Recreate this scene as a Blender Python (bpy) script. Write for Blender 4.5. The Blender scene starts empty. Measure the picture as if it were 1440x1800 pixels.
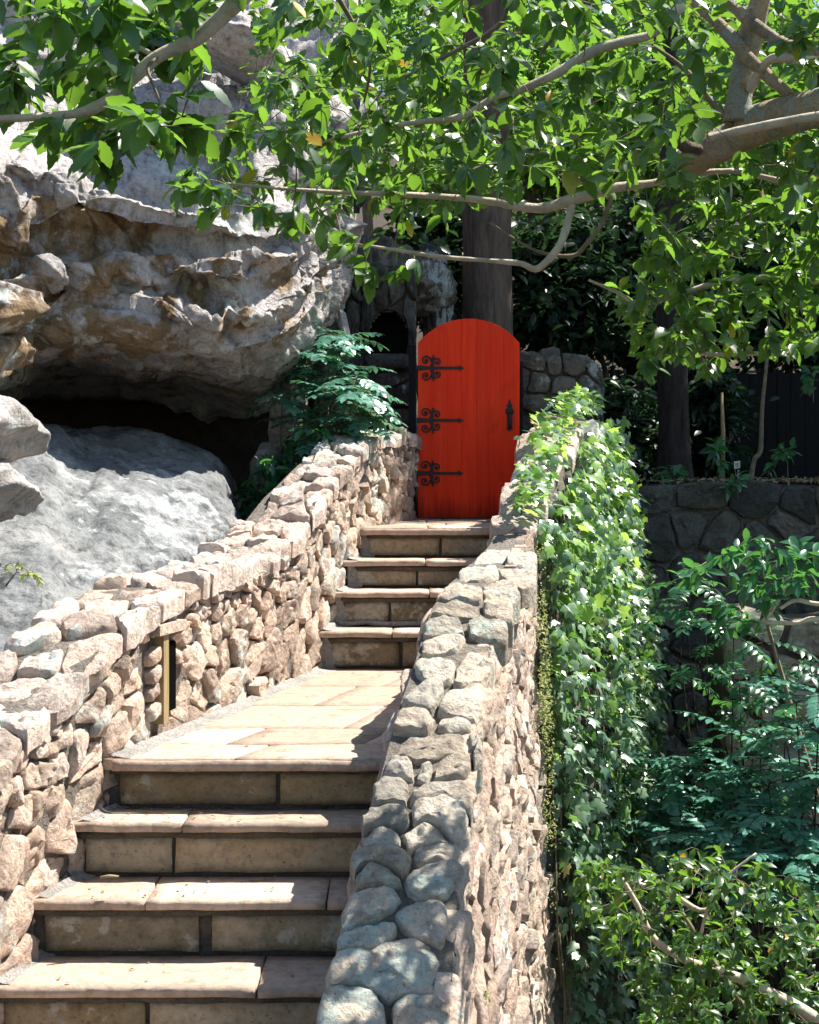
import bpy, math, random
import numpy as np
from mathutils import Vector, Matrix, noise

rnd = random.Random(7)
nr = np.random.RandomState(7)
sc = bpy.context.scene
R = math.radians

# ------------------------------------------------------------------ camera, sky, sun, exposure
EYE = 5.0
F = 2900.0
cam_d = bpy.data.cameras.new('camera'); cam = bpy.data.objects.new('camera', cam_d)
sc.collection.objects.link(cam)
cam.location = (0, 0, EYE); cam.rotation_euler = (R(90), 0, 0)
cam_d.sensor_fit = 'HORIZONTAL'; cam_d.sensor_width = 36; cam_d.lens = F/1440*36
cam_d.shift_y = -60/1440
cam_d.clip_start = 0.1; cam_d.clip_end = 600
sc.camera = cam

SUN = Vector((0.60, 0.27, 1.0)).normalized()
world = bpy.data.worlds.new('World'); sc.world = world; world.use_nodes = True
wn = world.node_tree.nodes; wl = world.node_tree.links; wn.clear()
sky = wn.new('ShaderNodeTexSky'); sky.sky_type = 'NISHITA'; sky.sun_disc = False
sky.sun_elevation = math.asin(SUN.z); sky.sun_rotation = math.atan2(SUN.x, SUN.y)
sky.air_density = 1.0; sky.dust_density = 0.6; sky.ozone_density = 2.0
bg = wn.new('ShaderNodeBackground'); bg.inputs['Strength'].default_value = 0.088
wo = wn.new('ShaderNodeOutputWorld'); wl.new(sky.outputs[0], bg.inputs[0]); wl.new(bg.outputs[0], wo.inputs[0])
sd = bpy.data.lights.new('sun', 'SUN'); sd.energy = 5.0; sd.angle = R(0.5); sd.color = (1.0, 0.94, 0.86)
so = bpy.data.objects.new('sun', sd); sc.collection.objects.link(so)
so.rotation_euler = SUN.to_track_quat('Z', 'Y').to_euler(); so.location = (6, 5, 20)
sc.view_settings.view_transform = 'Standard'; sc.view_settings.look = 'None'
sc.view_settings.gamma = 1; sc.view_settings.use_curve_mapping = False
sc.view_settings.exposure = 1.42

# ------------------------------------------------------------------ helpers
def at(x, y, Y):
    return Vector(((x-720)*Y/F, Y, EYE+(840-y)*Y/F))

def link(o, parent=None):
    sc.collection.objects.link(o)
    if parent is not None: o.parent = parent
    return o

def tag(o, label=None, cat=None, group=None, kind=None):
    if label: o['label'] = label
    if cat: o['category'] = cat
    if group: o['group'] = group
    if kind: o['kind'] = kind
    return o

def thing(name, label, cat, loc=(0, 0, 0), group=None):
    o = bpy.data.objects.new(name, None); o.empty_display_size = .2
    o.location = loc; link(o); return tag(o, label, cat, group)

def mesh_obj(name, verts, faces, mat, parent=None, smooth=True, origin=None):
    me = bpy.data.meshes.new(name)
    if origin is not None:
        verts = [(v[0]-origin[0], v[1]-origin[1], v[2]-origin[2]) for v in verts]
    me.from_pydata([tuple(v) for v in verts], [], faces)
    if smooth: me.shade_smooth()
    me.materials.append(mat)
    o = bpy.data.objects.new(name, me); link(o, parent)
    if origin is not None:
        p = Vector(origin)
        if parent is not None: p = p - parent.location
        o.location = p
    elif parent is not None:
        o.location = -parent.location
    return o

def mesh_np(name, V, T, mat, parent=None, smooth=True, cols=None):
    """big triangle mesh from arrays"""
    me = bpy.data.meshes.new(name)
    V = np.asarray(V, dtype=np.float32); T = np.asarray(T, dtype=np.int32)
    me.vertices.add(len(V)); me.vertices.foreach_set('co', V.ravel())
    k = T.shape[1]
    me.loops.add(T.size); me.loops.foreach_set('vertex_index', T.ravel())
    me.polygons.add(len(T))
    me.polygons.foreach_set('loop_start', np.arange(len(T), dtype=np.int32)*k)
    me.update(calc_edges=True); me.validate()
    if smooth: me.shade_smooth()
    if cols is not None:
        a = me.attributes.new('tint', 'FLOAT', 'POINT'); a.data.foreach_set('value', np.asarray(cols, dtype=np.float32))
    me.materials.append(mat)
    o = bpy.data.objects.new(name, me); link(o, parent)
    if parent is not None: o.location = -parent.location
    return o

def fbm(p, s=1.0, oct=4, seed=0.0):
    v = 0.0; a = 1.0
    q = Vector(p)*s + Vector((seed, seed*1.7, -seed))
    for _ in range(oct):
        v += a*noise.noise(q); q = q*2.03; a *= .5
    return v

# ------------------------------------------------------------------ materials
def N(nt, t, **kw):
    n = nt.nodes.new(t)
    for k, v in kw.items():
        if k == 'op': n.operation = v
        elif k.startswith('i_'): n.inputs[k[2:].replace('_', ' ')].default_value = v
        else: setattr(n, k, v)
    return n

def ramp(nt, fac, stops, interp='LINEAR'):
    r = nt.nodes.new('ShaderNodeValToRGB'); r.color_ramp.interpolation = interp
    e = r.color_ramp.elements
    while len(e) < len(stops): e.new(.5)
    for i, (p, c) in enumerate(stops):
        e[i].position = p
        e[i].color = (c, c, c, 1) if isinstance(c, (int, float)) else (*c, 1)
    nt.links.new(fac, r.inputs[0]); return r.outputs[0]

def mixc(nt, f, a, b, mode='MIX'):
    m = nt.nodes.new('ShaderNodeMix'); m.data_type = 'RGBA'; m.blend_type = mode
    for s, v in ((m.inputs[0], f), (m.inputs[6], a), (m.inputs[7], b)):
        if isinstance(v, (int, float)): s.default_value = v
        elif isinstance(v, tuple): s.default_value = (*v, 1)
        else: nt.links.new(v, s)
    return m.outputs[2]

def math_(nt, op, a, b=None, clamp=False):
    m = nt.nodes.new('ShaderNodeMath'); m.operation = op; m.use_clamp = clamp
    for s, v in ((m.inputs[0], a), (m.inputs[1], b)):
        if v is None: continue
        if isinstance(v, (int, float)): s.default_value = v
        else: nt.links.new(v, s)
    return m.outputs[0]

def noisef(nt, vec, scale, detail=5, rough=.55, dist=0.0):
    n = nt.nodes.new('ShaderNodeTexNoise'); n.inputs['Scale'].default_value = scale
    n.inputs['Detail'].default_value = detail; n.inputs['Roughness'].default_value = rough
    n.inputs['Distortion'].default_value = dist
    nt.links.new(vec, n.inputs['Vector']); return n.outputs['Fac']

def new_mat(name):
    m = bpy.data.materials.new(name); m.use_nodes = True
    nt = m.node_tree; b = nt.nodes['Principled BSDF']
    b.inputs['Specular IOR Level'].default_value = .25
    return m, nt, b

def rock_mat(name, pal, lichen=None, lich_amt=.5, rand=True, bump=.6, scale=1.0, stretch=(1, 1, 1), specks=True, ochre=None, streak=0, mottle=0, pits=1.0):
    """pal: list of colours chosen by object random and large noise"""
    m, nt, b = new_mat(name); L = nt.links
    g = nt.nodes.new('ShaderNodeNewGeometry')
    mp = nt.nodes.new('ShaderNodeMapping'); mp.inputs['Scale'].default_value = stretch
    L.new(g.outputs['Position'], mp.inputs['Vector']); vec = mp.outputs[0]
    n1 = noisef(nt, vec, 3.2*scale, 4, .6, .3)
    if rand:
        oi = nt.nodes.new('ShaderNodeObjectInfo')
        at_ = nt.nodes.new('ShaderNodeAttribute'); at_.attribute_name = 'tint'
        rr = math_(nt, 'FRACT', math_(nt, 'ADD', oi.outputs['Random'], at_.outputs['Fac']))
        f = math_(nt, 'ADD', math_(nt, 'MULTIPLY', rr, .75), math_(nt, 'MULTIPLY', math_(nt, 'SUBTRACT', n1, .5), .9), True)
        f = math_(nt, 'ADD', f, .12, True)
    else:
        f = ramp(nt, n1, [(.28, 0.0), (.72, 1.0)])
    k = len(pal)
    col = ramp(nt, f, [(i/(k-1) if k > 1 else 0, c) for i, c in enumerate(pal)])
    if rand:
        val = math_(nt, 'ADD', math_(nt, 'MULTIPLY', math_(nt, 'FRACT', math_(nt, 'MULTIPLY', rr, 7.31)), .55), .68)
        cc = nt.nodes.new('ShaderNodeCombineColor')
        for i in range(3): L.new(val, cc.inputs[i])
        col = mixc(nt, 1.0, col, cc.outputs[0], 'MULTIPLY')
    if ochre is not None:
        at2 = nt.nodes.new('ShaderNodeAttribute'); at2.attribute_name = 'stain'
        n5 = noisef(nt, vec, 4.0*scale, 6, .65, .4)
        f5 = math_(nt, 'ADD', at2.outputs['Fac'], math_(nt, 'MULTIPLY', math_(nt, 'SUBTRACT', n5, .5), 2.0))
        f5 = ramp(nt, f5, [(.34, 0.0), (.52, 1.0)])
        n6 = noisef(nt, vec, 2.2, 5, .6, .2)
        oc = ramp(nt, n6, [(.3, ochre[0]), (.55, ochre[1]), (.75, ochre[2])])
        col = mixc(nt, f5, col, oc)
    n2 = noisef(nt, vec, 26*scale, 6, .7)
    col = mixc(nt, 1.0, col, ramp(nt, n2, [(.25, .55), (.5, 1.0), (.8, 1.25)]), 'MULTIPLY')
    if streak:
        mp2 = nt.nodes.new('ShaderNodeMapping'); mp2.inputs['Scale'].default_value = (1, 1, .12)
        L.new(g.outputs['Position'], mp2.inputs['Vector'])
        n7 = noisef(nt, mp2.outputs[0], 14, 5, .6)
        col = mixc(nt, streak, col, ramp(nt, n7, [(.35, .25), (.55, 1.0), (.7, 1.5)]), 'MULTIPLY')
    if lichen:
        n3 = noisef(nt, vec, 5.5*scale, 10, .70, .08)
        n4 = noisef(nt, vec, 1.3*scale, 2, .5)
        s = math_(nt, 'ADD', n3, math_(nt, 'MULTIPLY', math_(nt, 'SUBTRACT', n4, .5), .7))
        t = .72-.3*lich_amt
        lf = ramp(nt, s, [(t, 0.0), (t+.035, 1.0)])
        lc = ramp(nt, n2, [(.3, tuple(c*.62 for c in lichen)), (.6, lichen)])
        col = mixc(nt, math_(nt, 'MULTIPLY', lf, .88), col, lc)
    if mottle:
        n9 = noisef(nt, vec, 11*scale, 9, .70, .12)
        col = mixc(nt, mottle, col, ramp(nt, n9, [(.36, .28), (.47, .95), (.6, 1.0), (.68, 1.35)]), 'MULTIPLY')
    if specks:
        n8 = noisef(nt, vec, 70*scale, 4, .75)
        col = mixc(nt, 1.0, col, ramp(nt, n8, [(.30, .35), (.42, 1.0)]), 'MULTIPLY')
    L.new(col, b.inputs['Base Color'])
    b.inputs['Roughness'].default_value = .92
    b1 = nt.nodes.new('ShaderNodeBump'); b1.inputs['Strength'].default_value = bump; b1.inputs['Distance'].default_value = .055
    h = math_(nt, 'ADD', noisef(nt, vec, 13*scale, 12, .74, .12), math_(nt, 'MULTIPLY', n2, .40))
    vo = nt.nodes.new('ShaderNodeTexVoronoi'); vo.inputs['Scale'].default_value = 34*scale; L.new(vec, vo.inputs['Vector'])
    h = math_(nt, 'ADD', h, math_(nt, 'MULTIPLY', ramp(nt, vo.outputs['Distance'], [(.05, 0.0), (.35, 1.0)]), .10*pits))
    L.new(h, b1.inputs['Height']); L.new(b1.outputs[0], b.inputs['Normal'])
    return m

def leaf_mat(name, dark, light, trans, rough=.35, tamt=.35, spec=.5, yellow=None):
    m, nt, b = new_mat(name); L = nt.links
    g = nt.nodes.new('ShaderNodeNewGeometry'); oi = nt.nodes.new('ShaderNodeObjectInfo')
    r = math_(nt, 'FRACT', math_(nt, 'ADD', g.outputs['Random Per Island'], oi.outputs['Random']))
    st = [(0.0, dark), (.55, tuple((a+c)/2 for a, c in zip(dark, light))), (.93, light)]
    if yellow: st += [(.985, light), (.993, yellow)]
    col = ramp(nt, r, st)
    nz = noisef(nt, g.outputs['Position'], 35, 3, .6)
    col = mixc(nt, 1.0, col, ramp(nt, nz, [(.3, .75), (.7, 1.2)]), 'MULTIPLY')
    L.new(col, b.inputs['Base Color']); b.inputs['Roughness'].default_value = rough
    b.inputs['Specular IOR Level'].default_value = spec
    tr = nt.nodes.new('ShaderNodeBsdfTranslucent')
    tc = mixc(nt, r, trans, tuple(min(1, c*1.5) for c in trans)); L.new(tc, tr.inputs[0])
    mx = nt.nodes.new('ShaderNodeMixShader'); mx.inputs[0].default_value = tamt
    out = nt.nodes['Material Output']
    L.new(b.outputs[0], mx.inputs[1]); L.new(tr.outputs[0], mx.inputs[2]); L.new(mx.outputs[0], out.inputs[0])
    return m

def plain_mat(name, c1, c2, scale=8, rough=.8, bump=.3, stretch=(1, 1, 1), spec=.25, metal=0, dist=.01):
    m, nt, b = new_mat(name); L = nt.links
    g = nt.nodes.new('ShaderNodeNewGeometry')
    mp = nt.nodes.new('ShaderNodeMapping'); mp.inputs['Scale'].default_value = stretch
    L.new(g.outputs['Position'], mp.inputs['Vector'])
    n1 = noisef(nt, mp.outputs[0], scale, 8, .65, .3)
    col = ramp(nt, n1, [(.3, c1), (.7, c2)])
    L.new(col, b.inputs['Base Color']); b.inputs['Roughness'].default_value = rough
    b.inputs['Specular IOR Level'].default_value = spec; b.inputs['Metallic'].default_value = metal
    bp = nt.nodes.new('ShaderNodeBump'); bp.inputs['Strength'].default_value = bump; bp.inputs['Distance'].default_value = dist
    L.new(noisef(nt, mp.outputs[0], scale*3, 8, .7), bp.inputs['Height']); L.new(bp.outputs[0], b.inputs['Normal'])
    return m

MINT = (.46, .52, .455)
M_sand = rock_mat('sandstone_wall', [(0.330, 0.260, 0.206), (0.495, 0.370, 0.291), (0.572, 0.460, 0.365), (0.594, 0.430, 0.328), (0.440, 0.370, 0.318), (0.638, 0.510, 0.393)], lichen=(.55, .56, .50), lich_amt=.33, mottle=0.5, bump=.7)
M_cap = rock_mat('lichened_coping', [(0.371, 0.330, 0.270), (0.515, 0.430, 0.333), (0.453, 0.420, 0.351), (0.556, 0.480, 0.378), (0.391, 0.330, 0.279)], lichen=MINT, lich_amt=.50, mottle=0.5, bump=.8)
M_capL = rock_mat('pale_coping', [(0.454, 0.367, 0.310), (0.595, 0.459, 0.367), (0.541, 0.449, 0.387), (0.649, 0.510, 0.416)], lichen=(.60, .62, .55), lich_amt=.42, mottle=0.5, bump=.7)
M_mort = rock_mat('old_mortar', [(.20, .17, .14), (.34, .30, .25)], rand=False, bump=1.0, scale=2, mottle=.6)
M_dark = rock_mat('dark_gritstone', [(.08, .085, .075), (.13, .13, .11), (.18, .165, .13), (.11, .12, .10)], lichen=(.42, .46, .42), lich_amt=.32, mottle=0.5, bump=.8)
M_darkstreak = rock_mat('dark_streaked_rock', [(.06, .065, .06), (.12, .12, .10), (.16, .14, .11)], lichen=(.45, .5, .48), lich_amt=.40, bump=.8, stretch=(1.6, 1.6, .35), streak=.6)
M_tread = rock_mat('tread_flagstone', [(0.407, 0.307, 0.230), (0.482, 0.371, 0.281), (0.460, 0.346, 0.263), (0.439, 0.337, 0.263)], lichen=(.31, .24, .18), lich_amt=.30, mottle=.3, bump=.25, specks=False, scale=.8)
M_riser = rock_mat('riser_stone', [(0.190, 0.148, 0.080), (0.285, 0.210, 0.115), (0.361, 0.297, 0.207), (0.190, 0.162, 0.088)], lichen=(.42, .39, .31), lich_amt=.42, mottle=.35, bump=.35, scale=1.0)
M_joint = rock_mat('damp_mortar', [(.08, .07, .055), (.17, .15, .12)], rand=False, bump=.7, scale=3)
M_cement = rock_mat('pale_cement', [(.36, .34, .31), (.56, .53, .49)], rand=False, bump=.9, scale=2, mottle=.35)
M_boulder = rock_mat('boulder_rock', [(.30, .29, .27), (.50, .46, .43), (.62, .57, .54)], rand=False, lichen=(.60, .62, .58), lich_amt=.40, mottle=0.6, bump=.9, scale=.9,
                     ochre=[(.17, .125, .08), (.31, .21, .115), (.36, .28, .18)])
M_slab = rock_mat('grey_slab_rock', [(.11, .115, .115), (.20, .21, .21), (.31, .305, .295)], rand=False, lichen=(.37, .39, .385), lich_amt=.38, mottle=0.8, pits=.3, bump=.55, scale=.9)
M_soil = plain_mat('leaf_litter_soil', (.02, .014, .009), (.07, .05, .03), 9, .95, .8, dist=.03)
M_bark = plain_mat('pine_bark', (.10, .072, .056), (.38, .28, .21), 12, .9, 1.0, (1, 1, .18), dist=.14)
M_bark2 = plain_mat('dark_bark', (.022, .018, .015), (.10, .078, .062), 12, .9, 1.0, (1, 1, .18), dist=.12)
M_hbark = plain_mat('holly_bark', (.34, .29, .22), (.66, .57, .44), 14, .85, .7, (1, 1, 1), dist=.02)
M_mbark = rock_mat('mossy_limb_bark', [(.28, .24, .17), (.56, .44, .28), (.66, .55, .39)], rand=False, lichen=(.52, .57, .47), lich_amt=.55, bump=.9, scale=3)
M_twig = plain_mat('twig_bark', (.10, .08, .05), (.24, .20, .13), 20, .8, .4)
M_iron = plain_mat('black_iron', (.006, .006, .007), (.018, .017, .017), 30, .5, .3, spec=.4)
M_wood = plain_mat('weathered_post_wood', (.18, .13, .06), (.36, .28, .15), 12, .85, .5, (6, 6, .4))
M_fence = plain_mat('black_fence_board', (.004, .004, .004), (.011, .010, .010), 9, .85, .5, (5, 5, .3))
M_pale = plain_mat('label_plastic', (.45, .42, .34), (.6, .57, .48), 12, .5, .1)
M_holeshade = plain_mat('hole_shade_black', (.003, .003, .003), (.006, .006, .005), 6, 1.0, .1, spec=0)
M_black = plain_mat('niche_dark', (.012, .012, .012), (.03, .03, .028), 6, .95, .3)

def door_mat():
    m, nt, b = new_mat('red_painted_wood'); L = nt.links
    g = nt.nodes.new('ShaderNodeNewGeometry'); oi = nt.nodes.new('ShaderNodeObjectInfo')
    mp = nt.nodes.new('ShaderNodeMapping'); mp.inputs['Scale'].default_value = (14, 14, .7)
    L.new(g.outputs['Position'], mp.inputs['Vector'])
    n = noisef(nt, mp.outputs[0], 2.2, 8, .65, .2)
    col = ramp(nt, n, [(.25, (.70, .022, .004)), (.5, (.84, .036, .005)), (.75, (.92, .062, .008))])
    kn = noisef(nt, g.outputs['Position'], 6, 3, .5)
    col = mixc(nt, 1.0, col, ramp(nt, kn, [(.25, .86), (.4, 1.0)]), 'MULTIPLY')
    sp = nt.nodes.new('ShaderNodeSeparateXYZ'); L.new(g.outputs['Position'], sp.inputs[0])
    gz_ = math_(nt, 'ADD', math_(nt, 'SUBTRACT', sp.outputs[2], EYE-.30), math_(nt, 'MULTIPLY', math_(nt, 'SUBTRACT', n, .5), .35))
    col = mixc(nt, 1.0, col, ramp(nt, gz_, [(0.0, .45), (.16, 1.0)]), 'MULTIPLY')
    fd = noisef(nt, mp.outputs[0], .5, 5, .6)
    col = mixc(nt, math_(nt, 'MULTIPLY', ramp(nt, fd, [(.52, 0.0), (.75, 1.0)]), .15), col, (.80, .14, .05))
    v = math_(nt, 'ADD', math_(nt, 'MULTIPLY', oi.outputs['Random'], .16), .92)
    cc = nt.nodes.new('ShaderNodeCombineColor')
    for i in range(3): L.new(v, cc.inputs[i])
    col = mixc(nt, 1.0, col, cc.outputs[0], 'MULTIPLY')
    L.new(col, b.inputs['Base Color']); b.inputs['Roughness'].default_value = .5
    b.inputs['Specular IOR Level'].default_value = .15
    bp = nt.nodes.new('ShaderNodeBump'); bp.inputs['Strength'].default_value = .25; bp.inputs['Distance'].default_value = .006
    L.new(n, bp.inputs['Height']); L.new(bp.outputs[0], b.inputs['Normal'])
    return m
M_door = door_mat()

ML_holly = leaf_mat('holly_leaf', (.018, .060, .021), (.052, .125, .032), (.17, .34, .03), .36, .36, .5, (.45, .25, .02))
ML_far = leaf_mat('far_leaf', (.028, .085, .02), (.10, .21, .045), (.20, .38, .05), .5, .45, .3)
ML_rhodo = leaf_mat('rhododendron_leaf', (.008, .024, .014), (.02, .052, .025), (.05, .12, .03), .4, .2, .4)  # dark albedo carrying the shade under the canopy
ML_ivy = leaf_mat('ivy_leaf', (.035, .10, .045), (.22, .32, .20), (.16, .36, .05), .28, .25, .8, (.40, .30, .10))
ML_ivy2 = leaf_mat('young_ivy_leaf', (.10, .22, .04), (.26, .42, .10), (.40, .62, .10), .35, .4, .5)
ML_mah = leaf_mat('mahonia_leaf', (.03, .13, .075), (.12, .30, .23), (.09, .27, .09), .33, .2, .6)
ML_laurel = leaf_mat('laurel_leaf', (.02, .085, .045), (.045, .16, .07), (.10, .30, .05), .3, .3, .5)
ML_moss = leaf_mat('creeper_leaf', (.22, .24, .09), (.38, .40, .17), (.35, .45, .1), .6, .3, .2)

# ------------------------------------------------------------------ leaf tools
def tmpl(rows, curl=.15, fold=.25):
    """rows: (y, halfwidth). returns verts, tris"""
    V = []; T = []
    n = len(rows)
    V.append((0, 0, 0))
    for (y, w) in rows:
        z = -curl*y*y
        V += [(-w, y, z+fold*w), (0, y, z), (w, y, z+fold*w)]
    V.append((0, 1, -curl))
    T += [(0, 2, 1), (0, 3, 2)]
    for i in range(n-1):
        a = 1+3*i; c = a+3
        T += [(a, a+1, c+1), (a, c+1, c), (a+1, a+2, c+2), (a+1, c+2, c+1)]
    a = 1+3*(n-1); e = len(V)-1
    T += [(a, a+1, e), (a+1, a+2, e)]
    return np.array(V, float), np.array(T, int)
_H = [(.08, .10), (.18, .20), (.26, .20), (.36, .275), (.44, .25), (.54, .285), (.62, .24), (.72, .25), (.80, .16), (.90, .11), (.95, .04)]
T_HOLLY = [tmpl(_H, .10, .22), tmpl(_H, .34, .45), tmpl([(y, w*.9) for y, w in _H], .22, .1)]
T_HOLLY2 = tmpl([(.15, .15), (.35, .25), (.5, .22), (.62, .27), (.8, .14)], .25, .35)
T_ELL = tmpl([(.15, .13), (.4, .22), (.65, .20), (.85, .10)], .25, .25)
T_LITTLE = tmpl([(.35, .24), (.7, .18)], .2, .2)
T_MAH = tmpl([(.06, .16), (.18, .27), (.28, .20), (.40, .30), (.52, .20), (.64, .25), (.76, .13), (.86, .12)], .18, .12)
def ivy_t():
    o = [(0, 0), (.22, -.12), (.52, .10), (.33, .28), (.46, .62), (.20, .58), (0, 1.0), (-.20, .58), (-.46, .62), (-.33, .28), (-.52, .10), (-.22, -.12)]
    V = [(x, y, -.10*y*y-.12*abs(x)) for x, y in o]+[(0, .3, .03)]
    T = [(i, (i+1) % 12, 12) for i in range(12)]
    return np.array(V, float), np.array([(c, a, b) for a, b, c in T], int)
_i = ivy_t()
_i2 = (_i[0]*np.array([.78, 1.15, 1.0])+np.array([0, 0, 0]), _i[1])
_i3 = (np.stack([_i[0][:, 0], _i[0][:, 1], _i[0][:, 2]-.28*_i[0][:, 1]**2-.3*np.abs(_i[0][:, 0])], 1), _i[1])
T_IVY = [_i, _i2, _i3]

def frames(D, U):
    """D leaf axis (n,3), U wanted normal (n,3) -> rotation (n,3,3)"""
    D = D/np.linalg.norm(D, axis=1, keepdims=True)
    X = np.cross(D, U); l = np.linalg.norm(X, axis=1, keepdims=True); l[l < 1e-6] = 1; X = X/l
    Z = np.cross(X, D)
    return np.stack([X, D, Z], axis=2)

def leaves(P, D, U, S, tm, mat, parent, name='leaf', n_parts=0, stuff='foliage', W=None):
    """P positions, D axis, U normal, S size. the n_parts largest in view become parts"""
    P = np.asarray(P, float); D = np.asarray(D, float); U = np.asarray(U, float); S = np.asarray(S, float)
    RR = frames(D, U)
    tms = tm if isinstance(tm, list) else [tm]
    if W is None: W = np.ones(len(P))
    px = 720+P[:, 0]*F/np.maximum(P[:, 1], .1); py = 840-(P[:, 2]-EYE)*F/np.maximum(P[:, 1], .1)
    vis = (px > -10) & (px < 1450) & (py > -10) & (py < 1810)
    facing = np.abs((RR[:, :, 2]*P/np.linalg.norm(P, axis=1, keepdims=True)).sum(1))
    score = np.where(vis, S/np.maximum(P[:, 1], .1)*(0.4+facing), 0)
    order = np.argsort(-score)
    top = order[:n_parts]; rest = order[n_parts:]
    if n_parts:
        mes = []
        for tm_ in tms:
            me = bpy.data.meshes.new(name)
            me.from_pydata([tuple(v) for v in tm_[0]], [], [tuple(int(i) for i in t) for t in tm_[1]]); me.shade_smooth(); me.materials.append(mat); mes.append(me)
        for i in top:
            o = bpy.data.objects.new(name, mes[int(i) % len(mes)]); link(o, parent)
            M = np.eye(4); M[:3, :3] = RR[i]*S[i]; M[:3, 0] *= W[i]; M[:3, 3] = P[i]-np.array(parent.location)
            o.matrix_basis = Matrix(M.tolist())
    if len(rest):
        VA = []; TA = []; off = 0
        for q, tm_ in enumerate(tms):
            rs = rest[q::len(tms)]
            if not len(rs): continue
            V = tm_[0]; k = len(V)
            A = RR[rs]*S[rs][:, None, None]; A[:, :, 0] *= W[rs][:, None]
            VA.append((np.einsum('nij,kj->nki', A, V)+P[rs][:, None, :]).reshape(-1, 3))
            TA.append((tm_[1][None]+(np.arange(len(rs))*k)[:, None, None]).reshape(-1, 3)+off); off += k*len(rs)
        o = mesh_np(stuff, np.concatenate(VA), np.concatenate(TA), mat, parent)
        o['kind'] = 'stuff'

def tube_data(pts, rad, sides=8, wob=0.0, seed=0):
    """returns verts, faces of a tube along pts"""
    V = []; Fc = []; n = len(pts)
    up = Vector((0, 0, 1)); prevx = None
    for i, p in enumerate(pts):
        p = Vector(p)
        d = (Vector(pts[min(i+1, n-1)])-Vector(pts[max(i-1, 0)])).normalized()
        if prevx is None:
            x = d.cross(up if abs(d.z) < .9 else Vector((1, 0, 0))).normalized()
        else:
            x = (prevx-d*prevx.dot(d)).normalized()
        prevx = x; y = d.cross(x)
        for k in range(sides):
            a = 2*math.pi*k/sides
            v = x*math.cos(a)+y*math.sin(a); r = rad[i]
            if wob: r *= 1+wob*noise.noise((p+v*r)*(.35/max(rad[0], .004))+Vector((seed, 0, 0)))
            V.append(p+v*r)
    for i in range(n-1):
        for k in range(sides):
            a = i*sides+k; b = i*sides+(k+1) % sides
            Fc.append((a, b, b+sides, a+sides))
    V.append(Vector(pts[0])); V.append(Vector(pts[-1])); c0 = len(V)-2; c1 = len(V)-1
    for k in range(sides):
        Fc.append((c0, (k+1) % sides, k)); Fc.append((c1, (n-1)*sides+k, (n-1)*sides+(k+1) % sides))
    return V, Fc

def smooth_path(pts, rad, m=6):
    P = [Vector(p) for p in pts]; out = []; ro = []
    n = len(P)
    for i in range(n-1):
        p0 = P[max(i-1, 0)]; p1 = P[i]; p2 = P[i+1]; p3 = P[min(i+2, n-1)]
        for j in range(m):
            t = j/m
            out.append(.5*((2*p1)+(p2-p0)*t+(2*p0-5*p1+4*p2-p3)*t*t+(3*p1-p0-3*p2+p3)*t**3))
            ro.append(rad[i]+(rad[i+1]-rad[i])*t)
    out.append(P[-1]); ro.append(rad[-1]); return out, ro

def add_tube(acc, pts, rad, sides=5):
    V, Fc = tube_data(pts, rad, sides); o = len(acc[0])
    acc[0].extend(V); acc[1].extend([tuple(i+o for i in f) for f in Fc])

def in_poly(x, y, poly):
    c = False; n = len(poly); j = n-1
    for i in range(n):
        xi, yi = poly[i]; xj, yj = poly[j]
        if (yi > y) != (yj > y) and x < (xj-xi)*(y-yi)/(yj-yi)+xi: c = not c
        j = i
    return c

def sample_poly(poly, n):
    xs = [p[0] for p in poly]; ys = [p[1] for p in poly]; out = []
    while len(out) < n:
        x = rnd.uniform(min(xs), max(xs)); y = rnd.uniform(min(ys), max(ys))
        if in_poly(x, y, poly): out.append((x, y))
    return out

def rosettes(anchors, dirs, count, size, up=.8, spread=1.0, droop=.2):
    """leaf clusters at twig ends"""
    P = []; D = []; U = []; S = []
    for a, d in zip(anchors, dirs):
        d = Vector(d).normalized()
        side = d.cross(Vector((0, 0, 1)))
        if side.length < .1: side = Vector((1, 0, 0))
        side.normalize(); up2 = side.cross(d)
        k = rnd.randint(*count); ph = rnd.uniform(0, 6.28)
        for i in range(k):
            ang = ph+i*2.4
            q = (side*math.cos(ang)+up2*math.sin(ang)*.7)
            back = rnd.uniform(0, .9)
            dd = d*rnd.uniform(.25, .9)+q*spread+Vector((0, 0, -droop))
            s = rnd.uniform(*size)
            P.append(a-d*back*size[1]*.9); D.append(dd)
            U.append(Vector((rnd.gauss(0, .45), rnd.gauss(0, .45)-.15, up))+q*.15); S.append(s)
    return P, D, U, S

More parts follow.
